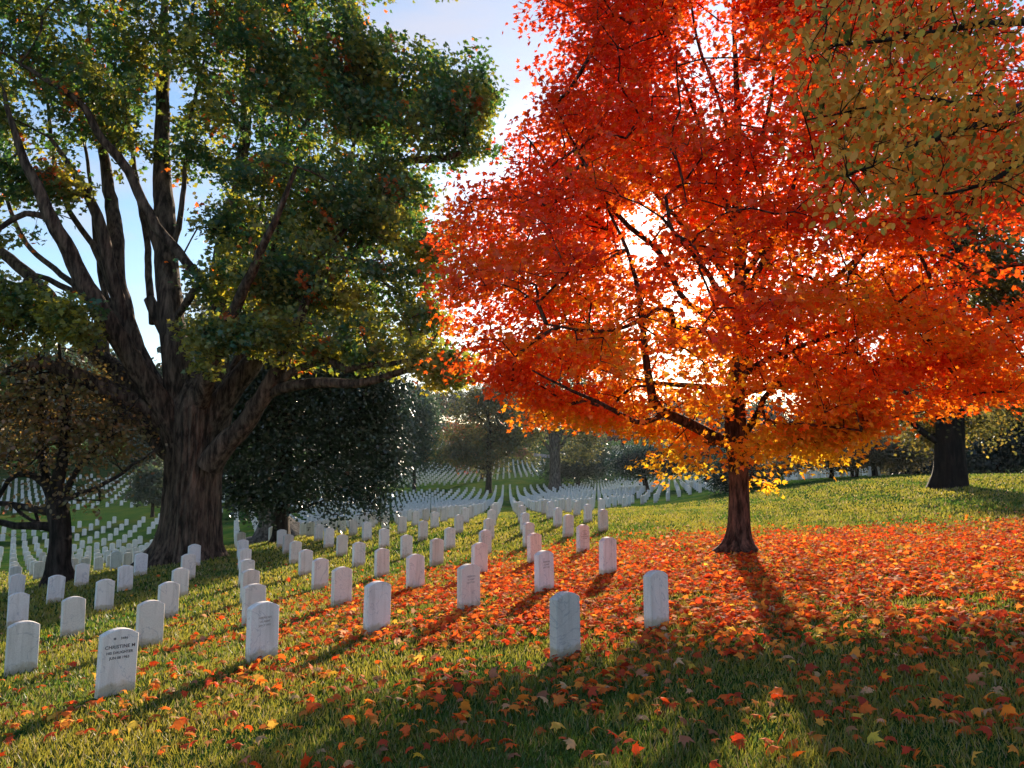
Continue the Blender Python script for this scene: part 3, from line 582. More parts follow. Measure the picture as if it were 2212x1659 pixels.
# ---- the great old tree at left
def old_tree():
    rng = np.random.default_rng(33); d = 25.0; b = W(405, 1204, d); b[2] = gz(b[0], b[1]); k = d/F
    tp, tr = path_px([(400,1225,d,1.05),(402,1204,d,.98),(405,1180,d,.86),(410,1140,d,.82),(413,1080,d,.80),(416,1020,d,.80),(418,970,d,.84),(420,930,d,.92),(425,890,d,.95),(428,850,d,.78),(432,815,d+.1,.5)], .14, None, 0)
    def fl(t, th):
        k_ = np.exp(-t*9); r_ = 1+.42*k_*(.5+.5*np.cos(th*5+.7))+.2*k_*np.cos(th*2)
        r_ = r_+.07*np.cos(th*3+2*t)+.06*np.cos(th*4-1.6)-.16*np.exp(-((np.cos(th-4.6)-1)**2)*60)
        return r_+.075*np.abs(np.sin(th*11+2.2*np.sin(t*7)+2*np.sin(th*3)))+.03*np.abs(np.sin(th*23+t*17+2*np.sin(t*23)))-.05
    L = []
    def lp(p, s=.35, w=.06): L.append(path_px(p, s, rng, w))
    lp([(405,930,d-.1,.55),(390,850,d-.2,.50),(377,762,d-.3,.43),(361,666,d-.2,.40),(352,570,d,.38),(347,450,d+.2,.34),(340,350,d+.5,.28),(344,160,d+1,.2),(350,-20,d+1.4,.12),(360,-160,d+1.6,.06)])
    lp([(330,660,d-.2,.10),(322,640,d-.3,.17),(345,690,d-.2,.22),(365,740,d-.2,.2)])
    lp([(395,935,d-.2,.42),(340,850,d-.3,.36),(295,770,d-.5,.32),(272,698,d-.6,.29),(249,600,d-.4,.27),(249,506,d,.25),(243,442,d+.3,.22),(225,330,d+.6,.16),(200,180,d+1,.10),(190,20,d+1.4,.05)])
    lp([(272,698,d-.6,.22),(240,580,d-1,.2),(224,506,d-1.2,.19),(205,442,d-1.3,.16),(160,370,d-1.4,.11),(110,300,d-1.6,.06)])
    lp([(390,945,d-.4,.42),(340,860,d-.9,.36),(280,760,d-1.5,.31),(224,666,d-2,.28),(190,610,d-2.2,.26),(160,554,d-2.4,.24),(112,474,d-2.8,.2),(80,400,d-3,.16),(40,300,d-3.2,.1),(10,200,d-3.4,.05)])
    lp([(112,474,d-2.8,.1),(60,460,d-3,.09),(20,480,d-3.2,.08),(-40,520,d-3.4,.05)])
    lp([(380,960,d-.3,.40),(352,906,d-.6,.36),(272,860,d-1,.32),(192,826,d-1.5,.28),(128,794,d-2,.24),(90,781,d-2.2,.20),(20,800,d-2.6,.12),(-60,830,d-3,.06)])
    lp([(385,950,d+.1,.38),(320,874,d+.5,.34),(224,778,d+1,.32),(160,714,d+1.2,.28),(110,650,d+1.4,.25),(64,602,d+1.6,.22),(0,544,d+1.8,.18),(-80,480,d+2,.12)])
    lp([(224,778,d+1,.2),(210,700,d+1,.17),(200,660,d+.8,.13),(120,610,d+.6,.1),(60,590,d+.4,.06)])
    lp([(375,985,d+.2,.30),(352,967,d+.4,.28),(304,922,d+.9,.26),(256,890,d+1.4,.22),(200,850,d+1.8,.16),(140,860,d+2.2,.08)])
    lp([(440,930,d-.1,.5),(490,850,d-.2,.40),(530,800,d-.2,.36),(563,746,d-.2,.33),(600,690,d-.1,.3),(659,628,d,.26),(720,590,d+.1,.23),(760,550,d+.2,.21),(803,500,d+.3,.19),(819,442,d+.4,.17),(867,352,d+.5,.15),(930,340,d+.6,.12),(979,330,d+.6,.1),(1043,262,d+.6,.06),(1075,208,d+.6,.03)])
    lp([(455,1010,d-.5,.42),(490,960,d-.7,.36),(531,925,d-.9,.31),(579,852,d-1.2,.26),(600,815,d-1.3,.25),(621,778,d-1.4,.22),(637,740,d-1.6,.18),(660,660,d-1.9,.14),(690,560,d-2.2,.08)])
    lp([(540,880,d-.8,.2),(575,852,d-1.2,.18),(611,836,d-1.4,.17),(660,826,d-1.6,.16),(723,826,d-1.8,.15),(770,828,d-2,.14),(819,820,d-2.2,.12),(870,804,d-2.3,.10),(915,791,d-2.4,.08),(995,784,d-2.5,.04)])
    lp([(590,838,d-1.2,.14),(620,815,d-1.4,.13),(680,785,d-1.7,.12),(716,782,d-1.9,.12),(745,800,d-2.1,.11),(790,790,d-2.3,.10),(850,785,d-2.5,.08),(910,765,d-2.7,.05),(945,720,d-2.9,.025)])
    lp([(818,786,d-2.4,.05),(795,760,d-2.5,.045),(785,725,d-2.6,.035),(770,690,d-2.7,.02)])
    lp([(455,930,d+.2,.40),(470,820,d+.4,.34),(478,700,d+.5,.3),(480,570,d+.6,.27),(500,480,d+.7,.24),(518,400,d+.8,.22),(528,288,d+1,.18),(535,150,d+1.2,.12),(540,0,d+1.4,.07)])
    lp([(528,288,d+1,.12),(495,240,d+.6,.10),(450,190,d+.3,.09),(420,120,d,.07),(395,30,d-.2,.05),(380,-40,d-.4,.03)])
    lp([(518,400,d+.8,.12),(550,390,d+.6,.11),(590,350,d+.3,.1),(650,280,d,.08),(720,180,d-.3,.05),(760,60,d-.5,.03)])
    lp([(438,605,d-1.6,.14),(400,560,d-1.5,.15),(368,522,d-1.4,.16),(335,480,d-1.3,.17),(281,368,d-1.6,.15),(224,304,d-2,.13),(176,224,d-2.4,.11),(96,170,d-2.8,.08),(42,138,d-3,.05)])
    lp([(377,700,d-.4,.1),(410,640,d-1.2,.13),(438,605,d-1.6,.13)])
    lp([(460,900,d+.5,.3),(520,780,d+1.4,.24),(590,650,d+2.4,.18),(680,500,d+3.2,.12),(760,340,d+3.8,.06)])
    lp([(430,880,d-.6,.28),(470,760,d-1.8,.22),(520,640,d-3,.16),(580,500,d-4,.1),(640,360,d-4.6,.05)])
    for (a_, b_, c_) in (((300,790),(215,560),(150,120)),((270,700),(130,420),(60,60)),((330,700),(300,400),(270,40)),((360,640),(400,420),(470,30)),((240,700),(60,520),(-40,260)),((480,760),(600,480),(640,120)),((520,760),(690,560),(860,330)),((600,700),(760,640),(930,560)),((480,700),(560,420),(560,60)),((350,560),(240,300),(140,30)),((620,680),(700,470),(800,200))):
        dd = d+rng.uniform(-1.5, 2.0); m_ = ((a_[0]+b_[0])/2+rng.uniform(-15, 15), (a_[1]+b_[1])/2); lp([(a_[0],a_[1],d,.13),(m_[0],m_[1],(d+dd)/2,.11),(b_[0],b_[1],dd,.085),((b_[0]+c_[0])/2+rng.uniform(-20, 20),(b_[1]+c_[1])/2,dd+.3,.055),(c_[0],c_[1],dd+.5,.02)])
    # crown: lobes (photo px, px-y, distance, rx m, ry m, rz m, share)
    lob = [(870,250,d,2.6,2.5,2.2,9),(960,200,d+.5,1.7,2,1.4,3),(1040,200,d+.5,.8,1.2,1.2,1.1),(1010,310,d+.5,1.2,1.5,.8,1.3),(760,160,d-.5,2.6,3,2.2,8),(620,200,d,3.4,4,2.8,10),(460,120,d,3.6,4,2.6,8),(300,140,d-.5,3.6,4,2.2,8),
      (120,130,d-1,3.4,3.5,2.6,8),(20,260,d-1.5,2.0,3,2.2,4),(200,260,d-1,2.8,3,1.2,4),(820,430,d,2.0,2.4,1.7,8),(900,560,d-.3,1.1,1.6,1.5,3.2),(930,700,d-1,1.0,1.5,1.0,2.2),(660,440,d-.8,2.5,3,2.0,9),(560,600,d-1.6,2.3,2,1.4,6),(740,620,d-.8,2.3,2.4,1.3,7),
      (700,730,d-1.6,1.9,1.8,.8,4),(560,720,d-2.2,1.5,1.2,.55,2.6),(450,725,d-2.6,1.0,.8,.5,1.3),(445,800,d-2.8,.28,.3,.28,.18),(440,300,d,2.4,3,1.8,4),(860,770,d-2,1.4,1.4,.45,1.4),(960,800,d-2.4,.9,1.2,.5,1.1),(480,500,d-1,1.4,1.5,.9,1.6),
      (60,700,d-3,2.0,1.4,1.2,4),(30,620,d-3,1.4,1.4,.7,1.6),(180,690,d-3,1.2,1.2,.5,1.2),(20,790,d-3,1.3,1.2,.8,2),(30,400,d-2,1.6,2,.7,1.6),(130,390,d-2.4,1.3,1.6,.6,1.0),(50,530,d-2,1.2,1.5,.35,.6),(330,330,d,2.0,2.2,.9,2),(1080,330,d+.6,.5,.8,.4,.25),
      (400,-180,d,6,5,2.6,14),(760,-60,d,3.0,3.4,1.6,5),(80,-120,d-1,4,4,2.4,8),(600,0,d,3.4,3.8,1.8,6),(-140,300,d-1,2.6,4,4,6),(-140,650,d-2,2.4,3,2,4)]
    tot = sum(l[6] for l in lob); NN = 8200; C = []
    for (px_, py_, dd, rx, ry, rz, sh) in lob:
        n = max(4, int(NN*sh/tot)); c = W(px_, py_, dd); v = nrm(rng.normal(0, 1, (n, 3)))*(rng.random((n, 1))**.45)*(1+rng.normal(0, .16, (n, 1))); C.append(c+v*np.array([rx, ry, rz]))
    C = np.concatenate(C); q = vnoise(C[:, 0]*1.1, C[:, 2]*1.3+C[:, 1]*.6, 1.3, 8); C = C[rng.random(len(C)) < np.clip(np.where(proj(C)[0] < 500, .34, .5)+.9*q, .01, 1)]
    C = gap_filter(C, [(240,520,120,70,.06),(90,470,80,45,.3),(310,600,60,70,.05),(150,590,60,40,.15),(410,480,55,80,.35),(420,560,50,40,.25),(385,200,50,60,.35),(300,270,40,35,.35),(440,110,40,40,.35),(340,750,90,60,.0),(250,700,60,50,.05),(180,240,45,35,.4),(330,30,60,40,.4),(590,500,30,40,.4),(760,300,30,30,.5),(700,20,30,30,.4),(215,870,200,50,.0),(560,440,25,25,.4),(1000,400,60,40,.15),(880,30,120,45,.02),(345,260,45,150,.3),(235,370,90,50,.2),(120,310,90,50,.3),(520,230,38,120,.4),(60,230,60,40,.35),(430,420,40,40,.25),(620,90,40,30,.4),(880,330,35,25,.3),(700,330,30,40,.45),(140,60,50,30,.4),(900,180,30,25,.45)], rng)
    print('old tree clumps', len(C))
    def col(P, n, rng):
        g = vnoise(P[:, 0], P[:, 2]+P[:, 1]*.5, 1.0, 15)+.5*vnoise(P[:, 0], P[:, 2], .4, 16); low = np.clip((CZ+10-P[:, 2])/8, 0, 1)+.25*(P[:, 0] < -13.5)*(P[:, 2] < CZ+8)  # low and far-left leaves go yellower: sunlit look put into the leaf colour
        u = np.clip(.12+.25*g+.30*low+rng.normal(0, .16, n), 0, 1)[:, None]
        c = (1-u)*np.array([.035, .115, .065])+u*np.array([.34, .33, .06]); turn = (vnoise(P[:, 0], P[:, 2], .8, 31) > 1.15) & (rng.random(n) < .6)
        c[turn] = np.array([.42, .12, .03])*(.6+.6*rng.random((turn.sum(), 1))); return np.clip(c*(.75+.5*rng.random((n, 1))), .003, 1)
    build_tree('old_shade_tree', 'huge old tree with furrowed trunk and many spreading limbs under dense green leaves', 'tree', None, b, (tp, tr), L, C,
        dict(n=125000, spread=(.26, .26, .17), size=(.115, .19), shape=MAPLE_LO, color=col, up=.55, out=.3, hang=.5, curl=.3), M_bark_big, rng, M_oldleaf, fl, 18, r_tip=.007, step=.4, rmax=.10, trunk_sides=120)
old_tree()
# ---- all the other trees: trunk and limbs by surveyed points, crown by lobes
def ptree(name, label, group, base, trunk, limbs, lobes, ncl, nleaf, size, pal, w=None, seed=1, mat=None, bark=None, shape=DIAM2D, spread=None, up=.5, hang=.5, flute=None, cat='tree', fill=.45, layer=0, r_tip=.012, step=.6, jit=.22, patchy=.5, dark=None):
    rng = np.random.default_rng(seed); bx, by, bd = base; b = W(bx, by, bd); b[2] = gz(b[0], b[1]); k = bd/F
    tp, tr = path_px([(p[0], p[1], bd+(p[3] if len(p) > 3 else 0), p[2]) for p in trunk], max(.15, bd*.006), rng, .04)
    if tp[0][2] > b[2]-.1: tp = np.concatenate([[[tp[0][0], tp[0][1], b[2]-.3]], tp]); tr = np.concatenate([[tr[0]*1.15], tr])
    Ls = [path_px([(p[0], p[1], bd+(p[3] if len(p) > 3 else 0), p[2]) for p in l], max(.3, bd*.008), rng, .12) for l in limbs]
    C = []; tot = sum(l[5] if len(l) > 5 else l[3]*l[4] for l in lobes)
    for l in lobes:
        sh = l[5] if len(l) > 5 else l[3]*l[4]; n = max(3, int(ncl*sh/tot)); c = W(l[0], l[1], bd+l[2]); v = nrm(rng.normal(0, 1, (n, 3)))*(rng.random((n, 1))**fill)
        C.append(c+v*np.array([l[3]*k, l[3]*k*.9, l[4]*k]))
    C = np.concatenate(C)
    if layer: C = C[rng.random(len(C)) < .3+.7*(.5+.5*np.sin(C[:, 2]*layer+C[:, 0]*.6))]
    C = C[C[:, 2] > ground(C[:, 0], C[:, 1])+.25]
    if name == 'right_hand_tree': C = sun_breaks(C, rng)
    s = spread or (size[1]*2.6,)*2+(size[1]*1.8,)
    P_ = palette(pal, w)
    def col(P, n, r):
        c = pick(P_, n, r, jit); q = vnoise(P[:, 0], P[:, 2], max(1.0, bd*.02), seed)
        if len(pal) > 1:
            a = np.array(pal[0]); z_ = np.array(pal[-1]); u = np.clip(.5+.4*q, 0, 1)[:, None]; c = c*(1-patchy)+patchy*((1-u)*a+u*z_)*(.8+.4*r.random((n, 1)))
        return c
    return build_tree(name, label, cat, group, b, (tp, tr), Ls, C, dict(n=nleaf, spread=s, size=size, shape=shape, color=col, up=up, out=.3, hang=hang, curl=.2), bark or M_bark_dark, rng, mat or M_leaf, flute, 10, r_tip=r_tip, step=step, rmax=.2, twigsides=3, trunk_sides=20)
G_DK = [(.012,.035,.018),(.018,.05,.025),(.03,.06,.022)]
def fl2(t, th): return 1+.5*np.exp(-t*14)*(.5+.5*np.cos(th*5+1))+.05*np.sin(th*7+t*9)
ptree('small_oak', 'small dark-trunked tree with sparse brown leaves and low horizontal limbs at the left edge', None, (127,1240,23),
    [(127,1248,.36),(126,1225,.30),(130,1170,.285),(126,1120,.29),(121,1085,.30),(122,1050,.2),(135,980,.15),(140,900,.12),(132,820,.08),(128,740,.04)],
    [[(118,1140,.15),(90,1138,.13),(40,1135,.11),(-30,1130,.08),(-120,1110,.04)],[(118,1104,.13),(80,1100,.11),(30,1095,.09),(-30,1092,.07),(-90,1080,.03)],[(125,1095,.10),(160,1075,.08),(205,1055,.07),(250,1028,.055),(300,1000,.045),(345,968,.02)],
     [(118,1085,.16),(95,1045,.13),(60,1028,.1),(25,1035,.08),(2,1070,.06),(-20,1100,.03)],[(120,1070,.15),(95,980,.11),(88,900,.09),(92,820,.06),(80,740,.03)],[(128,1080,.11),(170,1010,.08),(215,960,.06),(260,900,.04),(300,860,.02)],[(30,1095,.05),(60,1120,.05),(85,1130,.04)],[(85,1135,.05),(75,1110,.05),(60,1080,.03)]],
    [(120,930,0,150,90),(60,860,-1,110,70),(210,930,.5,110,80),(250,960,0,70,60),(30,980,-1,90,50),(150,820,1,140,70),(150,1060,-1,60,25,1200),(200,1075,-1,40,14,500),(60,1100,0,70,14,400),(0,880,0,110,100)],
    620, 7500, (.09,.15), [(.14,.075,.03),(.30,.17,.04),(.42,.18,.045),(.24,.20,.05)], None, 41, shape=OVAL2D, flute=fl2, fill=.6, r_tip=.009, step=.4)
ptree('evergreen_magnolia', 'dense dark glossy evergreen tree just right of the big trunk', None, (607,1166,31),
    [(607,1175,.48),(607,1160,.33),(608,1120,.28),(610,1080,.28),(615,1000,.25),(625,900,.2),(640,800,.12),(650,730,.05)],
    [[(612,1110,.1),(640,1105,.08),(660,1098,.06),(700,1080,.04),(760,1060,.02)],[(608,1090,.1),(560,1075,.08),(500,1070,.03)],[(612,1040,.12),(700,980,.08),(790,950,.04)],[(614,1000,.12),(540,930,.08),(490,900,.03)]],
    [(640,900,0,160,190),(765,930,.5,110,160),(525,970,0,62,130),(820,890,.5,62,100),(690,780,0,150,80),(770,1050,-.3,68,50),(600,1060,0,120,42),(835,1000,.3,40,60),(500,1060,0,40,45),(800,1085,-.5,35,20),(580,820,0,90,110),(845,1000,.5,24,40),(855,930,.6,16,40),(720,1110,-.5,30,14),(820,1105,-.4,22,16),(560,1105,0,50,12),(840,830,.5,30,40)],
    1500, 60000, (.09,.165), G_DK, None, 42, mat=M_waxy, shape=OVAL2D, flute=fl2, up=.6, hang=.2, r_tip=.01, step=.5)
ptree('grey_trunk_tree', 'tree with a flared grey trunk standing behind the dark evergreen', None, (599,1149,37),
    [(599,1156,1.25),(597,1146,.95),(592,1125,.66),(588,1100,.58),(586,1020,.52),(588,900,.45),(585,780,.35),(590,650,.2),(600,520,.08)],
    [[(588,800,.2),(540,700,.14),(500,600,.06)],[(586,760,.2),(650,680,.12),(700,600,.05)],[(588,850,.18),(660,800,.12),(740,760,.05)]],
    [(560,640,0,120,90),(640,560,0,130,90),(480,660,1,80,70),(700,700,0,90,60),(850,740,1,90,60),(560,500,0,120,80)], 500, 12000, (.14,.24), [(.04,.075,.04),(.09,.11,.04),(.14,.12,.05)], None, 43, bark=M_bark_grey, flute=fl2, shape=HEX2D)
ptree('valley_evergreen', 'slim dark green tree with a thin straight trunk among the far headstones', None, (894,1047,116),
    [(894,1048,.28),(894,1020,.24),(896,980,.2),(902,920,.14),(905,860,.05)], [[(895,1010,.1),(870,1000,.05)],[(895,1005,.1),(925,995,.05)]],
    [(908,940,0,34,60),(915,900,0,30,40),(890,985,0,32,26),(925,975,0,22,26),(870,1000,0,22,12),(905,870,0,26,24),(880,930,0,20,40)], 330, 7000, (.32,.6), [(.02,.06,.035),(.035,.085,.05),(.05,.08,.035)], None, 44, mat=M_leaf)
ptree('valley_tree', 'broad olive and rust tree with a dark straight trunk in the valley centre', None, (1055.5,1061,112),
    [(1055,1064,.6),(1055,1055,.47),(1056,1030,.42),(1056,1000,.42),(1057,960,.4),(1058,920,.28),(1050,880,.15),(1045,850,.06)],
    [[(1052,1006,.18),(1040,1012,.16),(1030,1008,.13),(1005,1003,.07)],[(1058,965,.25),(1066,950,.22),(1070,935,.15),(1085,900,.06)],[(1060,985,.14),(1075,990,.1),(1090,980,.05)],[(1056,920,.2),(1035,900,.13),(1000,890,.05)]],
    [(1040,885,0,66,34),(1005,945,0,46,30),(1085,925,0,42,44),(1055,970,0,60,30),(985,985,0,34,20),(1095,970,0,30,26),(1010,975,-1,40,22),(1060,850,0,50,24),(960,985,0,30,14),(1040,1000,0,34,12)],
    620, 17000, (.26,.46), [(.06,.07,.028),(.14,.12,.03),(.20,.13,.03),(.10,.12,.04)], None, 45, layer=1.4)
ptree('rust_tree', 'small rust red tree half hidden behind the centre valley tree', None, (1043,1041,138), [(1043,1043,.5),(1043,1020,.4),(1042,960,.3),(1040,900,.1)], [], [(985,935,0,20,16),(1040,940,0,40,40),(1010,1002,-8,12,7),(975,930,2,26,22)], 160, 4000, (.3,.5), [(.30,.06,.03),(.36,.10,.03),(.2,.1,.04)], None, 46)
ptree('valley_shade_tree', 'big grey-trunked tree with upswept limbs and yellow-green leaves below the maple\'s edge', None, (1200,1062,118),
    [(1200,1065,1.6),(1200,1055,1.05),(1200,1030,.82),(1199,1000,.8),(1198,970,.82),(1198,945,.85),(1198,925,.6)],
    [[(1192,950,.5),(1185,910,.42),(1176,880,.3),(1168,840,.15)],[(1199,950,.5),(1200,900,.42),(1198,850,.3),(1195,780,.15)],[(1205,955,.45),(1218,915,.36),(1232,880,.3),(1240,830,.15)],[(1192,975,.3),(1170,945,.2),(1150,915,.15),(1130,880,.08)],[(1207,970,.28),(1235,945,.2),(1262,920,.14),(1290,900,.06)]],
    [(1145,930,0,36,46),(1125,900,0,30,30),(1150,985,0,18,18),(1245,925,0,56,42),(1278,955,0,32,30),(1240,980,0,34,20),(1180,870,0,70,26),(1225,830,0,90,36),(1130,840,0,50,40),(1185,770,0,110,60),(1305,860,0,60,40),(1270,990,0,14,14)],
    760, 19000, (.28,.5), [(.09,.10,.03),(.22,.20,.04),(.30,.26,.05),(.08,.10,.05)], None, 47, bark=M_bark_grey, flute=fl2, spread=(.8,.8,.6))
ptree('round_magnolia', 'low dark evergreen spreading behind the grey-trunked valley tree', None, (1249,1045,130), [(1249,1046,.4),(1249,1035,.3),(1250,1010,.25)], [], [(1255,1012,0,56,20),(1205,1018,0,34,15),(1292,1000,0,20,24),(1282,972,0,16,22),(1240,995,0,40,18)], 340, 9000, (.3,.5), G_DK, None, 48, mat=M_waxy)
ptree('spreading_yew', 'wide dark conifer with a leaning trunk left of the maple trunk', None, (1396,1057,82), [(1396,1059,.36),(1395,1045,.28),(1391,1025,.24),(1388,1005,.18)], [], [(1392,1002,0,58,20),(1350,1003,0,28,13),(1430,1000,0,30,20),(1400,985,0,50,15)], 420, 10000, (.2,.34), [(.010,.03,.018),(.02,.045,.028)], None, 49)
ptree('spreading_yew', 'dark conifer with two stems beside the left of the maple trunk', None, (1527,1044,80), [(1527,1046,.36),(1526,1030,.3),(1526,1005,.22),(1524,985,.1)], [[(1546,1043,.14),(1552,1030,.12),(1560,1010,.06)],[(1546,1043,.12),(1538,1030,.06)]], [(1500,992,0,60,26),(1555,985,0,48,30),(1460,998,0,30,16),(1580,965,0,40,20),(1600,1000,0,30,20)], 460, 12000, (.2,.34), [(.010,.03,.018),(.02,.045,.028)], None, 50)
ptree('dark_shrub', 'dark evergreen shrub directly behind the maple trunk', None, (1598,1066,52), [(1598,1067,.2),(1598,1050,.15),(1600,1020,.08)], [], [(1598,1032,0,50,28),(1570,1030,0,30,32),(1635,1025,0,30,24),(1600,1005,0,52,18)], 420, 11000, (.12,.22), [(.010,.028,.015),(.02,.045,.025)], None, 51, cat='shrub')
OLB = [(.10,.075,.03),(.16,.12,.045),(.09,.09,.04)]
ptree('dogwood', 'thin young tree with a sparse brown crown just right of the maple trunk', 'small dogwoods along the crest', (1683,1048,48), [(1683,1049,.09),(1683,1035,.07),(1682,1020,.05),(1678,1005,.03)], [[(1683,1032,.05),(1700,1015,.03),(1712,1000,.02)]], [(1680,1005,0,32,12),(1710,1000,0,24,10),(1665,1012,0,14,8)], 130, 1900, (.1,.18), OLB, None, 52, layer=0)
ptree('dogwood', 'low flat-topped brown tree standing before the white rows on the crest', 'small dogwoods along the crest', (1796,1031,52), [(1796,1034,.2),(1797,1020,.13),(1794,1005,.12),(1790,990,.06)], [[(1795,1003,.09),(1760,985,.06),(1720,972,.04),(1680,962,.03)],[(1797,1000,.08),(1830,985,.04),(1860,975,.02)]], [(1745,985,0,66,13),(1800,985,0,50,16),(1700,972,0,40,9),(1770,968,0,50,10)], 420, 7500, (.13,.22), OLB, None, 53)
ptree('dogwood', 'double-stemmed brown tree between two other low trees on the crest', 'small dogwoods along the crest', (1842,1032,50), [(1842,1034,.13),(1840,1015,.11),(1835,995,.07)], [[(1849,1034,.12),(1850,1012,.1),(1856,990,.05)],[(1838,1005,.07),(1800,990,.03)],[(1850,1005,.07),(1890,985,.03)]], [(1845,980,0,62,16),(1880,970,0,50,12),(1815,992,0,40,8)], 380, 7000, (.13,.22), OLB, None, 54)
ptree('dogwood', 'thick-stemmed olive brown tree nearest the dark hedge on the crest', 'small dogwoods along the crest', (1888,1030,50), [(1888,1032,.25),(1888,1015,.2),(1884,1000,.14),(1895,980,.07)], [[(1901,1032,.1),(1902,1010,.09),(1910,985,.04)],[(1884,1000,.1),(1870,985,.05)]], [(1925,968,0,60,18),(1965,975,0,45,16),(1890,985,0,36,10),(1945,990,0,40,12)], 400, 8000, (.13,.22), OLB, None, 55)
PUR = [(.05,.018,.02),(.09,.03,.03),(.06,.035,.03)]
for (x_, y_, d_, lob_, lab, sd) in ((1850,1018,110,[(1850,935,0,70,38),(1905,900,0,55,45),(1800,950,0,50,26)],'dark purple-leaved tree behind the low brown trees',56),
    (1705,1018,115,[(1700,945,0,62,32),(1650,960,0,46,24),(1740,925,0,40,30)],'dusky purple tree seen just right of the maple trunk',57),(1960,1018,95,[(1965,880,0,60,60),(1990,940,0,50,40),(1930,840,0,50,50)],'brown and ochre tree left of the black right-hand trunk',58)):
    ptree('purple_tree' if sd < 58 else 'ochre_tree', lab, None, (x_, y_, d_), [(x_, y_+4, .3),(x_, y_-30, .25),(x_, y_-80, .12)], [], lob_, 300, 8500, (.26,.46), PUR if sd < 58 else [(.13,.07,.02),(.28,.17,.04),(.36,.2,.05)], None, sd)
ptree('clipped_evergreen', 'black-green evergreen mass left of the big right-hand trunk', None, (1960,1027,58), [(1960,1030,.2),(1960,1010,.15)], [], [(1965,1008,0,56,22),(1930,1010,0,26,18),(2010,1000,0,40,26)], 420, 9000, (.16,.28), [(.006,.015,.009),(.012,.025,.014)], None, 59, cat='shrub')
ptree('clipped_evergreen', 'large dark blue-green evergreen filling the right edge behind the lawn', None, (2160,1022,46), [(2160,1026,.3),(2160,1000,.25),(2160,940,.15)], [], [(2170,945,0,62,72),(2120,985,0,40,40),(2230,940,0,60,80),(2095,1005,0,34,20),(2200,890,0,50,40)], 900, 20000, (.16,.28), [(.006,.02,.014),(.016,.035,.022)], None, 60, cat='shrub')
YG = [(.10,.10,.022),(.30,.22,.04),(.40,.26,.04),(.14,.13,.03)]
ptree('right_hand_tree', 'ochre-leaved tree with a thick black trunk at the right behind red leaves', None, (2050,1052,30),
    [(2051,1062,.68),(2050,1048,.56),(2050,1030,.52),(2050,980,.50),(2051,900,.49),(2052,800,.46),(2060,700,.44),(2072,600,.36),(2088,500,.27),(2100,400,.18),(2112,280,.1),(2118,150,.04)],
    [[(2084,545,.2),(2055,550,.18),(2030,570,.17),(1985,605,.12),(1930,650,.09),(1880,690,.04)],[(2046,905,.14),(2010,890,.12),(1975,862,.1),(1935,840,.06),(1890,830,.03)],[(2046,965,.14),(2005,940,.13),(1975,915,.11),(1940,890,.07),(1900,885,.03)],[(2066,640,.2),(2110,600,.15),(2160,585,.12),(2240,570,.06)],[(2060,720,.18),(2120,690,.13),(2190,660,.1),(2280,640,.05)],[(2080,560,.15,-1),(2020,480,.12,-2),(1960,420,.06,-3)],[(2055,790,.14,1),(2110,770,.1,2),(2180,740,.05,3)]],
    [(2080,490,0,120,80),(2170,640,1,90,95),(1990,660,1,80,60),(2180,860,2,56,50),(1975,790,2,66,50),(2000,870,2,54,44),(1940,880,1,50,34),(2010,940,1,44,28),(2110,900,0,60,44),(2120,930,4,50,40),(2110,760,2,80,60),(2050,350,0,140,90),(2200,450,0,90,120),(2140,560,-1,80,40)],
    1900, 46000, (.10,.18), YG, None, 61, bark=M_bark_black, flute=fl2, shape=HEX2D, layer=1.6, r_tip=.01, step=.5)
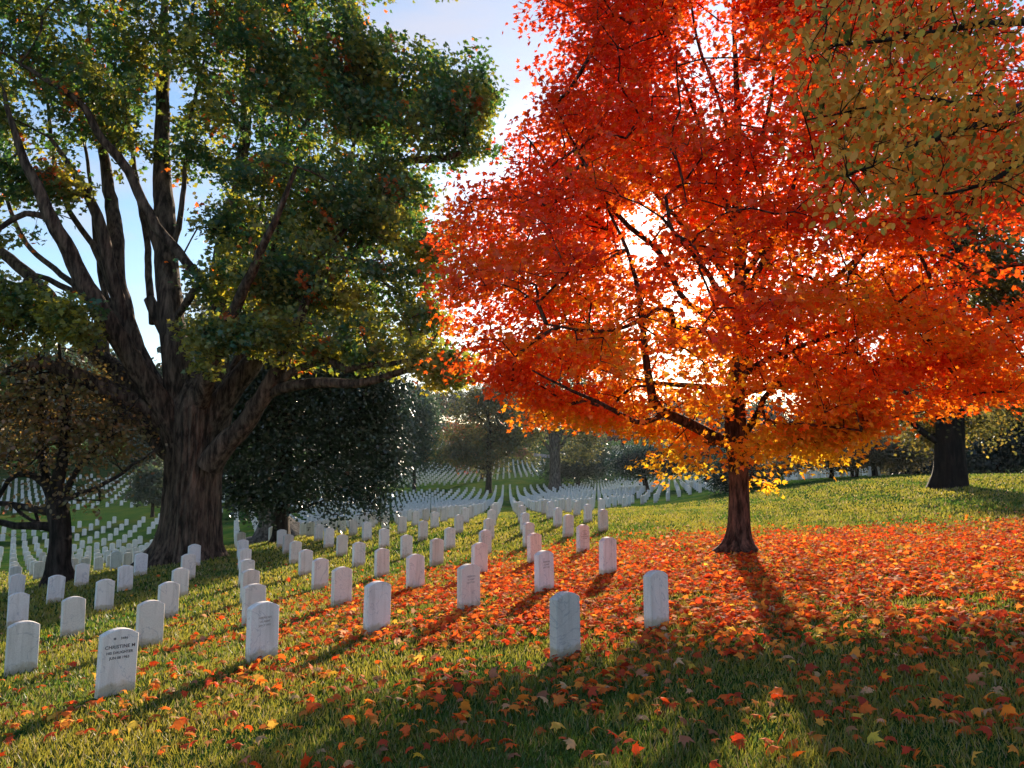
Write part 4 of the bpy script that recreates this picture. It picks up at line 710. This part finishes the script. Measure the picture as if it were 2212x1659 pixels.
# ---- the leafy bough hanging in from a tree just outside the frame at top right
def bough_tree():
    rng = np.random.default_rng(71); bx, by = 7.4, 2.6; b = np.array([bx, by, gz(bx, by)])
    tp, tr = smooth_path(np.array([(bx, by, b[2]-.2), (bx, by, b[2]+.3), (bx-.05, by+.05, 1.8), (bx-.1, by+.15, 3.4), (bx-.2, by+.3, 5.0), (bx-.2, by+.4, 7)]), [.34, .24, .2, .17, .12, .05], .2)
    L = []
    def lp(p): P = np.array([W(*q[:3]) if len(q) == 4 and q[0] > 100 else np.array(q[:3]) for q in p]); L.append(smooth_path(P, [q[3] for q in p], .12, rng, .05))
    lp([(bx-.1, by+.15, 3.0, .10), (5.6, 3.7, 3.4, .07), (2330, 220, 5.2, .045), (2150, 255, 5.0, .030), (2040, 290, 4.8, .022), (1930, 330, 4.6, .013), (1830, 380, 4.4, .006)])
    lp([(bx-.1, by+.15, 3.3, .09), (5.5, 3.9, 4.0, .06), (2300, 60, 5.2, .035), (2100, 60, 4.9, .022), (1900, 90, 4.6, .012), (1750, 100, 4.4, .005)])
    lp([(2330, 220, 5.2, .03), (2220, 340, 4.8, .022), (2110, 400, 4.6, .012), (1980, 420, 4.5, .005)])
    lp([(2150, 255, 5.0, .018), (1990, 220, 4.8, .012), (1850, 240, 4.6, .008), (1740, 260, 4.5, .004)])
    C = []
    for (x_, y_, d_, rx, ry, n) in ((1800,60,4.5,100,80,46),(1950,80,4.7,130,100,80),(2130,100,4.9,120,110,84),(1790,215,4.5,85,60,40),(1900,240,4.6,110,80,66),(2050,260,4.8,120,90,74),(2180,290,4.8,90,100,56),(1820,330,4.4,60,50,26),(1880,390,4.4,70,45,34),(1990,380,4.6,90,50,44),(2110,400,4.7,80,45,34),(1850,440,4.35,40,28,9),(2200,420,4.7,60,40,16),(2000,-60,4.7,200,80,60)):
        c = W(x_, y_, d_); v = rng.normal(0, .52, (n, 3)); C.append(c+v*np.array([rx, 130, ry])*d_/F)
    for (cx, cy, cz, r_, n) in ((6.6, 3.4, 4.6, 1.6, 70), (8.0, 2.4, 5.2, 1.8, 80), (7.6, 4.4, 5.4, 1.5, 60)):
        v = nrm(rng.normal(0, 1, (n, 3)))*(rng.random((n, 1))**.4)*r_; C.append(v+np.array([cx, cy, cz]))
    C = np.concatenate(C)
    def col(P, n, r):
        c = pick(palette([(.98,.46,.08),(.86,.44,.09),(.52,.42,.08),(.20,.26,.06),(.88,.36,.05)], [36, 28, 16, 8, 12]), n, r, .14); return c
    build_tree('overhanging_tree', 'leafy bough of large oval olive and ochre leaves hanging into the top right corner', 'tree', None, b, (tp, tr), L, C,
        dict(n=9000, per=8, spread=(.10, .12, .09), size=(.032, .062), shape=OVAL2D, color=col, up=.35, out=.2, hang=1.3, curl=.25), M_bark_dark, rng, M_bough, None, 10, r_tip=.0022, step=.1, rmax=.02, twigsides=4, trunk_sides=18)
bough_tree()
# ---- far trees: a few built once, then copied and placed
def archetype(name, lobes, pal, seed, nl=5200, size=(.5,.95), th=4.5, mat=None, bark=None):
    rng = np.random.default_rng(seed); b = np.zeros(3)
    tp, tr = smooth_path(np.array([(0,0,-.6),(0,0,.5),(.1,0,th),(.2,.1,th*2)]), [.75,.5,.38,.12], .5)
    tot = sum(l[3]*l[5] for l in lobes); C = []
    for l in lobes:
        n = max(5, int(300*l[3]*l[5]/tot)); v = nrm(rng.normal(0, 1, (n, 3)))*(rng.random((n, 1))**.4); C.append(np.array(l[:3])+v*np.array(l[3:6]))
    C = np.concatenate(C); P_ = palette(pal)
    def col(P, n, r):
        c = pick(P_, n, r, .2); u = np.clip(.5+.45*vnoise(P[:, 0], P[:, 2], 2.6, seed), 0, 1)[:, None]; return .5*c+.5*((1-u)*np.array(pal[0])+u*np.array(pal[-1]))
    root = build_tree(name, 'x', 'tree', None, b, (tp, tr), [], C, dict(n=nl, spread=(.8,.8,.6), size=size, shape=HEX2D, color=col, up=.5, out=.3, hang=.4, curl=.2), bark or M_bark_dark, rng, mat or M_leaf, None, 8, r_tip=.02, step=1.0, rmax=.3, twigsides=3)
    return root
ARC = {
 'green': archetype('broadleaf_tree', [(0,0,9,5,5,4.5),(3,1,7,4,4,3),(-3,-1,7.5,4,4,3),(0,0,13,3.5,3.5,3),(-2,1,4.8,3,3,1.6),(3,0,11,2.6,2.6,2)], [(.025,.06,.03),(.05,.085,.035),(.09,.11,.04)], 81),
 'brown': archetype('autumn_tree', [(0,0,8,5,5,4),(4,0,8.5,3.4,3.4,3),(-4,0,7,3.4,3.4,2.6),(0,0,12,4,4,2.6),(1,1,5,4,4,1.6)], [(.13,.07,.03),(.2,.13,.035),(.28,.16,.04)], 82),
 'red': archetype('red_leaved_tree', [(0,0,6,4,4,3),(2.5,0,5,3,3,2.2),(-2.5,0,5.5,3,3,2.4),(0,0,8.6,2.6,2.6,2)], [(.20,.05,.035),(.32,.09,.05),(.30,.14,.06)], 83, th=2.8),
 'blue': archetype('tall_conifer', [(0,0,5,3.6,3.6,2.4),(0,0,9,3,3,2.6),(0,0,13,2.3,2.3,2.6),(.2,0,17,1.5,1.5,2.6)], [(.015,.04,.035),(.03,.065,.05)], 84, size=(.35,.7))}
PL = [ # photo x, photo y of base, distance, kind, height m, label
 (-110,1000,95,'green',20,'green tree beyond the left edge of the valley'),(20,1000,150,'brown',22,'tall brown-leaved tree far behind the small dark tree'),(95,1010,125,'green',21,'green tree far behind the small dark tree'),
 (165,1003,165,'brown',24,'tawny tree between the small dark tree and the big trunk'),(238,1002,150,'green',21,'bushy green tree above the shaded rows at left'),(300,1005,180,'blue',22,'bluish conifer seen left of the big trunk'),
 (352,1000,200,'brown',22,'russet tree showing above the big tree\'s low limbs'),(440,1000,140,'green',27,'tall green tree showing between the big tree\'s forked limbs'),(395,1002,175,'blue',27,'tall conifer behind the fork of the big tree'),(520,1000,170,'green',26,'green tree behind the right limbs of the big tree'),(60,960,230,'blue',26,'conifer on the skyline at far left'),(-60,985,170,'brown',24,'brown tree on the skyline at the left edge'),
 (610,990,190,'brown',22,'brown tree mostly hidden behind the dark evergreen'),(700,985,180,'green',24,'green tree mostly hidden behind the dark evergreen'),(790,985,200,'green',22,'green tree rising over the dark evergreen'),(868,975,215,'blue',18,'narrow conifer at the foot of the far hill'),
 (905,965,225,'green',17,'green tree left of the small far hill graves'),(945,908,262,'brown',12,'rust-edged tree above the small far hill graves'),(1023,918,255,'blue',13,'dark tree on the hilltop with bright sky under its crown'),(985,915,262,'green',12,'small round tree on the far hilltop'),
 (1085,930,260,'green',16,'green tree on the skyline behind the centre valley trees'),(1135,935,250,'brown',16,'brown tree on the skyline in the centre'),(1180,940,250,'green',18,'green skyline tree behind the grey-trunked valley tree'),(1235,950,240,'blue',18,'conifer on the skyline under the maple\'s lower edge'),
 (1300,972,215,'red',12,'pinkish red tree beside the far road'),(1345,975,225,'red',12,'dull red tree near the walking person'),(1390,980,215,'green',15,'dark green tree behind the spreading conifers'),(1450,982,215,'brown',15,'brown tree behind the spreading conifers'),(1520,985,205,'green',16,'green tree on the skyline left of the maple trunk'),
 (1590,985,205,'brown',15,'brown tree on the skyline behind the maple trunk'),(1660,985,190,'green',15,'green tree on the skyline right of the maple trunk'),(1750,985,190,'red',13,'dull red tree on the skyline at right'),(1830,985,185,'brown',15,'brown skyline tree above the crest rows'),(1905,985,180,'green',16,'green skyline tree above the crest rows'),
 (1990,985,150,'brown',17,'ochre tree behind the black right-hand trunk'),(2080,985,140,'brown',18,'yellow-brown tree right of the black trunk'),(2160,985,120,'green',16,'green tree behind the evergreens at right'),(2250,985,110,'brown',17,'ochre tree at the right edge of the skyline'),(2340,985,110,'green',16,'green tree beyond the right edge'),
 (312,1046,103,'green',9,'small dark-trunked tree among the shaded far rows at left'),(330,1100,76,'green',5.2,'small bushy green tree touching the left of the big trunk'),
 (1131,1004,185,'red',3.4,'small dark red shrub-like tree at the end of the far rows'),(1088,1001,188,'red',2.6,'low bright red tree among the far rows')]
def copy_tree(o, parent=None):
    c = o.copy(); COL.objects.link(c); c.parent = parent
    if parent: c.matrix_parent_inverse = Matrix()
    for ch in o.children: copy_tree(ch, c)
    return c
used_arc = set(); rg = np.random.default_rng(90)
HT = {'green': 16., 'brown': 14.6, 'red': 10.6, 'blue': 19.6}
for (x_, y_, d_, kd, h_, lab) in PL:
    src = ARC[kd]; o = src if kd not in used_arc else copy_tree(src); used_arc.add(kd)
    p = W(x_, y_, d_); p[2] = gz(p[0], p[1]); o.location = p; s = h_/HT[kd]; o.scale = (s*rg.uniform(.95, 1.25), s*rg.uniform(.95, 1.25), s); o.rotation_euler = (0, 0, rg.uniform(0, 6.28))
    tag(o, lab, 'tree', {'green': 'green broadleaf trees far across the valley', 'brown': 'autumn brown trees far across the valley', 'red': 'red-leaved trees far across the valley', 'blue': 'dark conifers far across the valley'}[kd])

# ------------------------------------------------------------------ small things
def rock():
    b = W(427, 1207, 24.2); b[2] = gz(b[0], b[1]); rng = np.random.default_rng(5); import bmesh
    bm = bmesh.new(); bmesh.ops.create_icosphere(bm, subdivisions=3, radius=.17)
    for v in bm.verts: v.co *= 1+.12*math.sin(v.co.x*23)+.1*math.sin(v.co.y*31+v.co.z*17); v.co.z = v.co.z*.75+.08
    me = bpy.data.meshes.new('rock'); bm.to_mesh(me); bm.free(); me.materials.append(plain('brown_rock', (.12,.085,.07), .9, 12)); o = link('rock', me, None, tuple(b)); tag(o, 'round brown stone lying against the foot of the big tree trunk', 'rock')
rock()
def ground_light():
    import bmesh
    b = W(833, 1163, 25.5); b[2] = gz(b[0], b[1]); M = plain('black_metal', (.012,.012,.013), .5, 20); root = empty('ground_light', tuple(b)); tag(root, 'small black ground light with a tilted round head at the foot of the close-set row', 'ground light')
    bm = bmesh.new(); bmesh.ops.create_cube(bm, size=1); bmesh.ops.scale(bm, vec=(.13,.10,.08), verts=bm.verts); bmesh.ops.translate(bm, vec=(0,0,.035), verts=bm.verts); bmesh.ops.bevel(bm, geom=bm.edges[:], offset=.012, segments=2, affect='EDGES')
    me = bpy.data.meshes.new('base_box'); bm.to_mesh(me); bm.free(); me.materials.append(M); link('base_box', me, root)
    mb = MB(); mb.tube(np.array([(.04,0,.06),(.05,0,.10),(.06,0,.14)]), [.012,.01,.01], 8); link('stem', mb.mesh('stem', M), root)
    bm = bmesh.new(); bmesh.ops.create_cone(bm, segments=20, radius1=.045, radius2=.055, depth=.06, cap_ends=True); bmesh.ops.bevel(bm, geom=bm.edges[:], offset=.004, segments=1, affect='EDGES')
    me = bpy.data.meshes.new('lamp_head'); bm.to_mesh(me); bm.free(); me.materials.append(M); o = link('lamp_head', me, root, (.06, 0, .175)); o.rotation_euler = (R(65), R(10), R(20))
ground_light()
def person():
    b = W(1314, 994, 168); b[2] = gz(b[0], b[1]); M1 = plain('pale_blue_shirt', (.32,.42,.5), .8, 5); M2 = plain('dark_trousers', (.02,.018,.03), .9, 5); Ms = plain('skin', (.35,.2,.15), .6, 5); Mh = plain('dark_hair', (.02,.016,.015), .8, 5)
    def skin(name, pts, edges, rad, mat, parent, loc=(0,0,0)):
        me = bpy.data.meshes.new(name); me.from_pydata(pts, edges, []); o = bpy.data.objects.new(name, me); COL.objects.link(o)
        m = o.modifiers.new('s', 'SKIN'); 
        for i, r_ in enumerate(rad): me.skin_vertices[0].data[i].radius = (r_, r_*.8)
        me.skin_vertices[0].data[0].use_root = True; o.modifiers.new('d', 'SUBSURF').levels = 2
        dg = bpy.context.evaluated_depsgraph_get(); m2 = bpy.data.meshes.new_from_object(o.evaluated_get(dg)); bpy.data.objects.remove(o); m2.materials.clear(); m2.materials.append(mat)
        return link(name, m2, parent, loc)
    J = [(0,0,.95),(0,0,1.2),(0,0,1.42),(0,0,1.52),(0,-.01,1.62),(0,-.01,1.74),(-.1,0,.9),(-.13,-.1,.48),(-.16,-.02,.08),(-.16,-.16,.04),(.1,0,.9),(.13,.06,.48),(.17,.2,.1),(.17,.1,.04),(-.2,0,1.4),(-.27,.03,1.12),(-.24,-.1,.9),(-.24,-.16,.82),(.2,0,1.4),(.27,0,1.12),(.25,-.12,.92),(.25,-.18,.85)]
    Ed = [(0,1),(1,2),(2,3),(3,4),(4,5),(0,6),(6,7),(7,8),(8,9),(0,10),(10,11),(11,12),(12,13),(2,14),(14,15),(15,16),(16,17),(2,18),(18,19),(19,20),(20,21)]
    rad = [.15,.14,.14,.06,.085,.07,.1,.065,.045,.04,.1,.065,.045,.04,.07,.05,.035,.03,.07,.05,.035,.03]
    root = skin('person', J, Ed, rad, Ms, None, tuple(b)); tag(root, 'tiny person in a pale top and dark trousers walking on the far road', 'person')
    skin('shirt', [(0,0,.96),(0,0,1.2),(0,0,1.42),(-.2,0,1.41),(-.27,.03,1.12),(-.25,-.06,.98),(.2,0,1.41),(.27,0,1.12),(.26,-.08,.98)], [(0,1),(1,2),(2,3),(3,4),(4,5),(2,6),(6,7),(7,8)], [.17,.17,.17,.085,.065,.055,.085,.065,.055], M1, root)
    skin('trousers', [(0,0,.97),(-.1,0,.88),(-.13,-.1,.48),(-.16,-.02,.1),(.1,0,.88),(.13,.06,.48),(.17,.2,.12)], [(0,1),(1,2),(2,3),(0,4),(4,5),(5,6)], [.17,.12,.085,.065,.12,.085,.065], M2, root)
    skin('hair', [(0,.02,1.68),(0,.03,1.76)], [(0,1)], [.08,.075], Mh, root)
person()
# ------------------------------------------------------------------ air
hz = bpy.data.materials.new('haze'); hz.use_nodes = True; ht = hz.node_tree; ht.nodes.clear()
ho = ht.nodes.new('ShaderNodeOutputMaterial'); hv = ht.nodes.new('ShaderNodeVolumePrincipled'); hv.inputs['Density'].default_value = 0.00011
hv.inputs['Color'].default_value = (.80, .90, 1.0, 1); hv.inputs['Anisotropy'].default_value = .35; ht.links.new(hv.outputs[0], ho.inputs['Volume'])
x0, x1, y0, y1, z0, z1 = -720, 720, -70, 2520, -14, 60
v = [(x, y, z) for x in (x0, x1) for y in (y0, y1) for z in (z0, z1)]
me = bpy.data.meshes.new('haze'); me.from_pydata(v, [], [(0,1,3,2),(4,6,7,5),(0,4,5,1),(2,3,7,6),(0,2,6,4),(1,5,7,3)]); me.materials.append(hz)
o = link('haze', me); tag(o, 'thin haze in the air over the valley', 'haze', kind='stuff')
